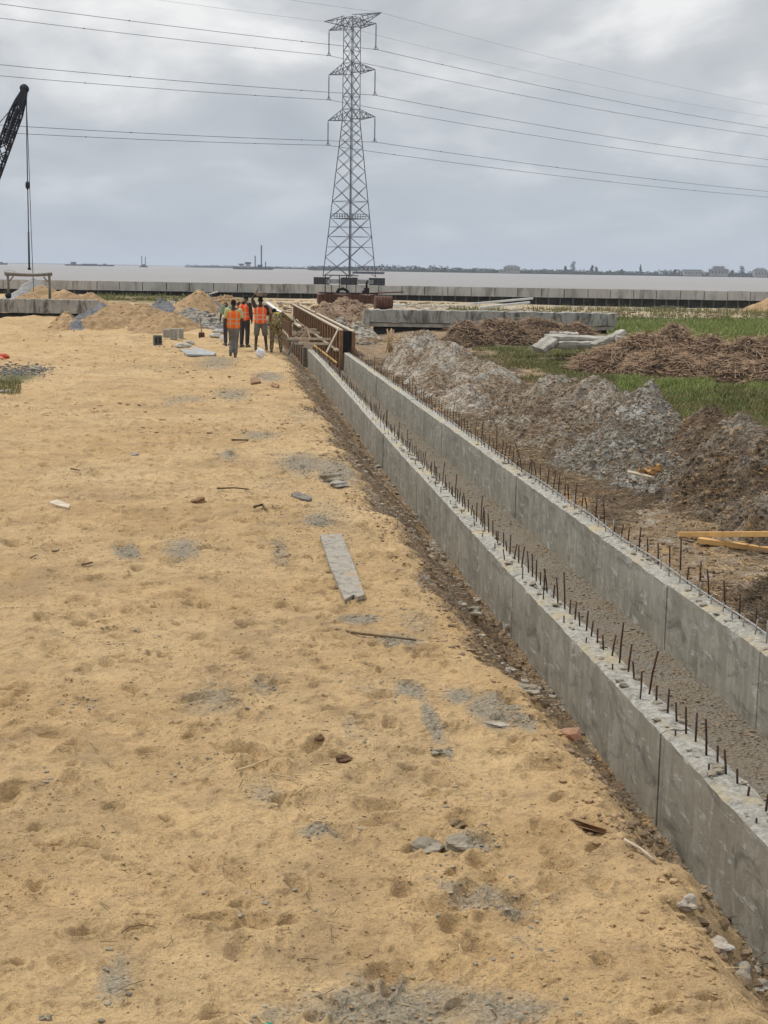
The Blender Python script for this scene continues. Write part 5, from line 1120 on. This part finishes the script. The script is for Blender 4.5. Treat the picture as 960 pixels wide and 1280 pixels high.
# ------------------------------------------------------------------ crane
CD = 86.0; q_ = CD/F
tipw = PD(31, 112, CD); foot = PD(31-4.2/q_, 112+10.6/q_, CD); foot = np.array([foot[0], foot[1], 1.6])
T = empty('crawler_crane', (foot[0], foot[1], 0)); tag(T, 'dark crane with a lattice boom reaching in from the left edge', 'crane'); O = np.array(T.location)
a = Vector(foot-O); b_ = Vector(tipw-O); ax = (b_-a).normalized(); sX = Vector(cF).normalized(); u = ax.cross(sX).normalized(); mb = MB(); hw_ = .31
Lb = (b_-a).length; nseg = 16
def bc(i, t, k=1.0):
    w_ = hw_*min(1, (1-t)*7+.32, t*7+.3); return a+ax*Lb*t+(u*(1, 1, -1, -1)[i % 4]+sX*(1, -1, -1, 1)[i % 4])*w_
ts = [k/nseg for k in range(nseg+1)]
for i in range(4):
    for t0, t1 in zip(ts[:-1], ts[1:]): mb.beam(bc(i, t0), bc(i, t1), .11)
bo = mb.build('boom', M['crane'], T); mb = MB()
for t0, t1 in zip(ts[:-1], ts[1:]):
    for i in range(4): mb.beam(bc(i, t0), bc(i+1, t1), .055); mb.beam(bc(i+1, t0), bc(i, t1), .055)
mb.build('lacing', M['crane'], bo)
mb = MB(); mb.box(b_-ax*.5, (.36, .5, 1.0), 0, 0, .35); mb.tube([b_+V3(-.02, -.2, .05), b_+V3(-.02, .2, .05)], .26, 14); mb.build('boom_head', M['crane'], T)
mb = MB(); mb.beam(a+ax*Lb*.72-u*0, a+ax*Lb*.90, .5, .22); mb.build('boom_plate', M['crane'], T)
mb = MB(); mb.tube([b_-ax*.7-V3(.15, 0, 0), a+V3(-2.5, 0, 3.0)], .03, 5); mb.build('pendant_rope', M['wire'], T)
mb = MB(); mb.box((-1.6, 0, 1.7), (3.6, 2.2, 1.5)); mb.box((.2, -.9, 1.9), (1.0, .9, 1.6)); mb.build('machinery_house', M['crane'], T, .05)
for s_ in (-1, 1): mb = MB(); mb.box((-1.2, s_*1.3, .45), (3.8, .7, .8)); mb.build('track', M['black'], T, .2)
def rp(p): return Vector(p)-Vector(O)
mb = MB(); mb.tube([rp(PD(33, 116, CD)), rp(PD(33.5, 180, CD)), rp(PD(34.5, 232, CD)), rp(PD(36, 310, CD))], .035, 5); mb.build('hoist_rope', M['wire'], T)
mb = MB(); mb.tube([rp(PD(32.5, 116, CD)), rp(PD(36, 200, CD)), rp(PD(39, 290, CD)), rp(PD(42, 364, CD))], .022, 5); mb.build('hoist_rope', M['wire'], T)
mb = MB(); mb.tube([rp(PD(34.3, 226, CD)), rp(PD(34.4, 229, CD)), rp(PD(34.5, 234, CD)), rp(PD(34.6, 237, CD))], [.04, .13, .13, .04], 8); mb.build('hook_block', M['crane'], T)
mb = MB(); mb.tube([rp(PD(35.6, 290, CD)), rp(PD(36.6, 334, CD)), rp(PD(36.8, 337, CD))], [.055, .06, .12], 8); mb.build('drop_weight', M['crane'], T)

# ------------------------------------------------------------------ far shore
SD = 2050.0; sp_ = SD/F
def strip(px0, px1, D, ztop, label=None, n=200, seed=0, name='far_shore', wz=60):
    xs = np.linspace(px0, px1, n); V = []; Fc = []
    for i, px in enumerate(xs):
        p = PZ(px, D, -1.9); e_ = min(1, i/8, (n-1-i)/8); z = -1.9+ztop*e_*(.75+.5*float(vn(np.array([px*.07]), np.array([seed*1.]), 5))); bk = p+cF*wz
        V += [(p[0], p[1], -2.5), (p[0], p[1], z), (bk[0], bk[1], z), (bk[0], bk[1], -2.5)]
    for i in range(n-1): Fc += [(i*4+k, i*4+k+1, i*4+k+5, i*4+k+4) for k in range(3)]
    mb = MB(); mb.add(V, Fc); mb.build(name, M['leaf'])['kind'] = 'structure'
strip(385, 1300, SD, 2.2, n=240); strip(228, 470, 2900, 2.6, n=120, seed=3); strip(-200, 225, 5200, 1.5, n=60, seed=5)
def leafcloud(mb, c_, rx, rz_, n, s0, rd):
    for _ in range(n):
        a_ = rd.uniform(0, 6.28); e_ = rd.uniform(-1, 1); r_ = rd.uniform(.45, 1)**.5; q = Vector(c_)+V3(math.cos(a_)*math.sqrt(1-e_*e_)*rx*r_, math.sin(a_)*math.sqrt(1-e_*e_)*rx*r_, e_*rz_*r_)
        d1 = V3(rd.uniform(-1, 1), rd.uniform(-1, 1), rd.uniform(-1, 1)).normalized()*s0; d2 = d1.orthogonal().normalized()*s0*rd.uniform(.6, 1)
        mb.add([q-d1, q+d2, q+d1, q-d2], [(0, 1, 2, 3)])
mb = MB(); rd = random.Random(5); px = 388
while px < 1180:                                                # the continuous scrub along the far bank
    p = PZ(px, SD+rd.uniform(2, 30), 0); h_ = rd.uniform(1.6, 4.4)*(1.5 if 470 < px < 560 or px > 820 else 1); leafcloud(mb, (p[0], p[1], -.2+h_*.4), rd.uniform(3, 6), h_, 40, 1.1, rd); px += rd.uniform(1.2, 2.6)
px = 235
while px < 400: p = PZ(px, 2920, 0); h_ = rd.uniform(1, 2.8); leafcloud(mb, (p[0], p[1], h_*.4), rd.uniform(5, 9), h_, 22, 1.2, rd); px += rd.uniform(2, 5)
tag(mb.build('far_scrub', M['leaf']), kind='stuff')
def far_tree(px, top_py, wpx, label, conic=False, D=SD+12):
    p = PZ(px, D, -1.5); s_ = D/F; hz_ = 327.5+.016*px; Ht = (hz_-top_py)*s_+2.8+1.5; T = empty('tree', p); tag(T, label, 'tree', 'trees on the far shore'); rd = random.Random(int(px))
    mb = MB(); mb.tube([(0, 0, 0), (.2, 0, Ht*.5), (0, 0, Ht*.85)], [.5, .35, .12], 6)
    for k in range(4): a_ = k*1.7; mb.tube([(0, 0, Ht*(.4+.1*k)), (math.cos(a_)*wpx*s_*.3, math.sin(a_)*wpx*s_*.3, Ht*(.55+.1*k))], [.2, .08], 5)
    mb.build('trunk', M['bark'], T); mb = MB()
    for k in range(7):
        t = .35+.6*k/6; w_ = wpx*s_*.5*((1.15-t) if conic else (1.1-abs(t-.65)*1.2)); leafcloud(mb, (rd.uniform(-.3, .3)*w_, rd.uniform(-.3, .3)*w_, Ht*t), w_*.75, Ht*.1, 34, .75, rd)
    mb.build('crown', M['leaf'], T)
for a_ in [(716, 327.5, 8, 'tall round tree left of centre on the right-hand far shore', False), (706, 333, 5, 'small tree just left of the tall round one on the far shore'), (740, 332, 5, 'pair-like bushy tree right of the tall round one'), (745, 334, 5, 'low bushy tree next to it, further right'),
           (800, 331, 6, 'lone pointed conifer on the far shore', True), (927, 333, 9, 'broad tree between the pagoda house and the right edge'), (777, 337, 5, 'small solitary bush-like tree left of the conifer'), (519, 333, 7, 'higher tree right of the pylon on the far shore'), (503, 334, 7, 'second tree right of the pylon on the far shore'),
           (487, 333.5, 6, 'tree nearest the pylon on the right'), (556, 335, 5, 'small tree farther right of the pylon'), (530, 335, 6, 'rounded low tree right of the highest one by the pylon'), (915, 338, 5, 'small tree beside the pagoda house'), (844, 337, 6, 'low tree left of the flat-roofed building')]: far_tree(*a_)
def far_house(px, py_top, wpx, label, kind=0, D=SD-6):
    p = PZ(px, D, -1.2); s_ = D/F; hz_ = 327.5+.016*px; Ht = (hz_-py_top)*s_+2.8+1.2; W_ = wpx*s_; T = empty('house', p, math.atan2(cRt[1], cRt[0])); tag(T, label, 'house', 'houses on the far shore')
    mb = MB(); mb.box((0, 6, Ht*.36), (W_, 12, Ht*.72)); hw_all = mb.build('wall', M['house'], T)
    for k in range(max(3, int(wpx/4))): 
        x_ = -W_/2+(k+.5)*W_/max(3, int(wpx/4)); mb = MB(); mb.box((x_, -.08, Ht*.38), (1.6, .2, Ht*.18)); mb.build('window', M['glass'], hw_all)
    def hip(z0, z1, w_, d_, t_):
        mb = MB(); mb.add([(-w_/2, 6-d_/2, z0), (w_/2, 6-d_/2, z0), (w_/2, 6+d_/2, z0), (-w_/2, 6+d_/2, z0), (-t_/2, 6, z1), (t_/2, 6, z1)], [(3, 2, 1, 0), (0, 1, 5, 4), (1, 2, 5), (2, 3, 4, 5), (3, 0, 4)]); mb.build('roof', M['roof'], T)
    if kind == 0: hip(Ht*.72, Ht, W_*1.06, 14, W_*.55)
    elif kind == 1:
        hip(Ht*.60, Ht*.80, W_*1.25, 17, W_*.6); mb = MB(); mb.box((0, 6, Ht*.80), (W_*.55, 8, Ht*.2)); mb.build('upper_storey', M['house'], T); hip(Ht*.88, Ht*1.0, W_*.85, 11, W_*.5)
    else: mb = MB(); mb.box((0, 6, Ht*.75), (W_*1.05, 13, Ht*.08)); mb.build('roof', M['roof'], T)
far_house(640, 331.5, 20, 'hip-roofed house by itself left on the far shore'); far_house(866, 335, 22, 'flat-roofed pale building left of the pagoda house', 2); far_house(899, 332.5, 22, 'house with a two-tier pagoda-like roof', 1)
far_house(951, 335, 16, 'wide low house at the right edge of the far shore'); far_house(628, 336, 8, 'small shed left of the hip-roofed house', 2)
# vessels
def vessel(px0, px1, D, hull_h, label, build, name='barge', hm_='crane'):
    p = PZ((px0+px1)/2, D, -1.9); s_ = D/F; W_ = (px1-px0)*s_; T = empty(name, p, math.atan2(cRt[1], cRt[0])); tag(T, label, 'barge' if name == 'barge' else 'vessel')
    mb = MB(); mb.add([(-W_/2, 0, hull_h), (-W_*.46, 0, -.5), (W_*.46, 0, -.5), (W_/2, 0, hull_h), (-W_/2, 9, hull_h), (-W_*.46, 9, -.5), (W_*.46, 9, -.5), (W_/2, 9, hull_h)], [(0, 1, 2, 3), (7, 6, 5, 4), (0, 3, 7, 4), (0, 4, 5, 1), (3, 2, 6, 7), (1, 5, 6, 2)]); mb.build('hull', M[hm_], T)
    build(T, W_, s_, hull_h)
def b_dredge(T, W_, s_, h):
    for (x_, hh_, w_) in ((.20*W_, 30, 1.7), (.05*W_, 17, 1.4), (.30*W_, 10, 1.3)): mb = MB(); mb.beam((x_, 4, h), (x_, 4, hh_*s_), w_); mb.build('spud', M['crane'], T)
    for x_, w_, z0, z1 in ((-.28*W_, .13, 5.4, 7), (-.12*W_, .14, 6.5, 9), (-.28*W_, .08, 1, 5.4), (-.12*W_, .10, 1, 6.5), (.17*W_, .12, 1, 6), (.3*W_, .10, 1, 3.4)): mb = MB(); mb.box((x_, 4, (z0+z1)/2*s_), (w_*W_, 5, (z1-z0)*s_)); mb.build('deckhouse', M['house'] if z0 == 1 and x_ < 0 else M['crane'], T)
vessel(290, 342, 2000, 2.4, 'dredging barge with tall spuds left of the pylon', b_dredge, 'dredger')
def b_long(T, W_, s_, h):
    for x_, w_, hh_ in ((-.32*W_, .10, 3.0), (.30*W_, .06, 1.4), (.0, .3, 1.0)): mb = MB(); mb.box((x_, 4, h+hh_*s_*.5), (w_*W_, 5, hh_*s_)); mb.build('deckhouse', M['crane'], T)
vessel(80, 143, 2700, 2.6, 'long flat dark barge on the horizon at left', b_long); vessel(-30, 9, 2600, 3.0, 'dark barge cut by the left edge of the photo', b_long)
def b_mast(T, W_, s_, h):
    for x_, hh_ in ((-.2*W_, 14), (.2*W_, 13)): mb = MB(); mb.beam((x_, 4, h), (x_*1.2, 4, hh_*s_), 1.1); mb.build('mast', M['crane'], T)
    mb = MB(); mb.box((0, 4, h+1.4), (W_*.5, 4, 3)); mb.build('deckhouse', M['crane'], T)
vessel(174, 184, 2300, 1.8, 'small craft with two thin masts on the horizon', b_mast, 'work_boat')
def b_house(T, W_, s_, h):
    mb = MB(); mb.box((.05*W_, 4, h+2.2), (W_*.75, 6, 3.2)); mb.build('cabin', M['house'], T); mb = MB(); mb.box((.05*W_, 4, h+4.4), (W_*.82, 7, .5)); mb.build('roof', M['crane'], T)
    for k in range(6): mb = MB(); mb.box((-.28*W_+k*.13*W_, .95, h+2.4), (1.3, .2, 1.6)); mb.build('window', M['glass'], T)
    for x_, hh_ in ((-.42*W_, 7), (-.36*W_, 5), (.4*W_, 4.5)): mb = MB(); mb.beam((x_, 4, h), (x_+1, 4, h+hh_), .35); mb.build('mast', M['crane'], T)
vessel(440, 481, 1150, 1.6, 'pale work boat with a long cabin seen through the pylon base', b_house, 'work_boat')
print('objects', len(bpy.data.objects))
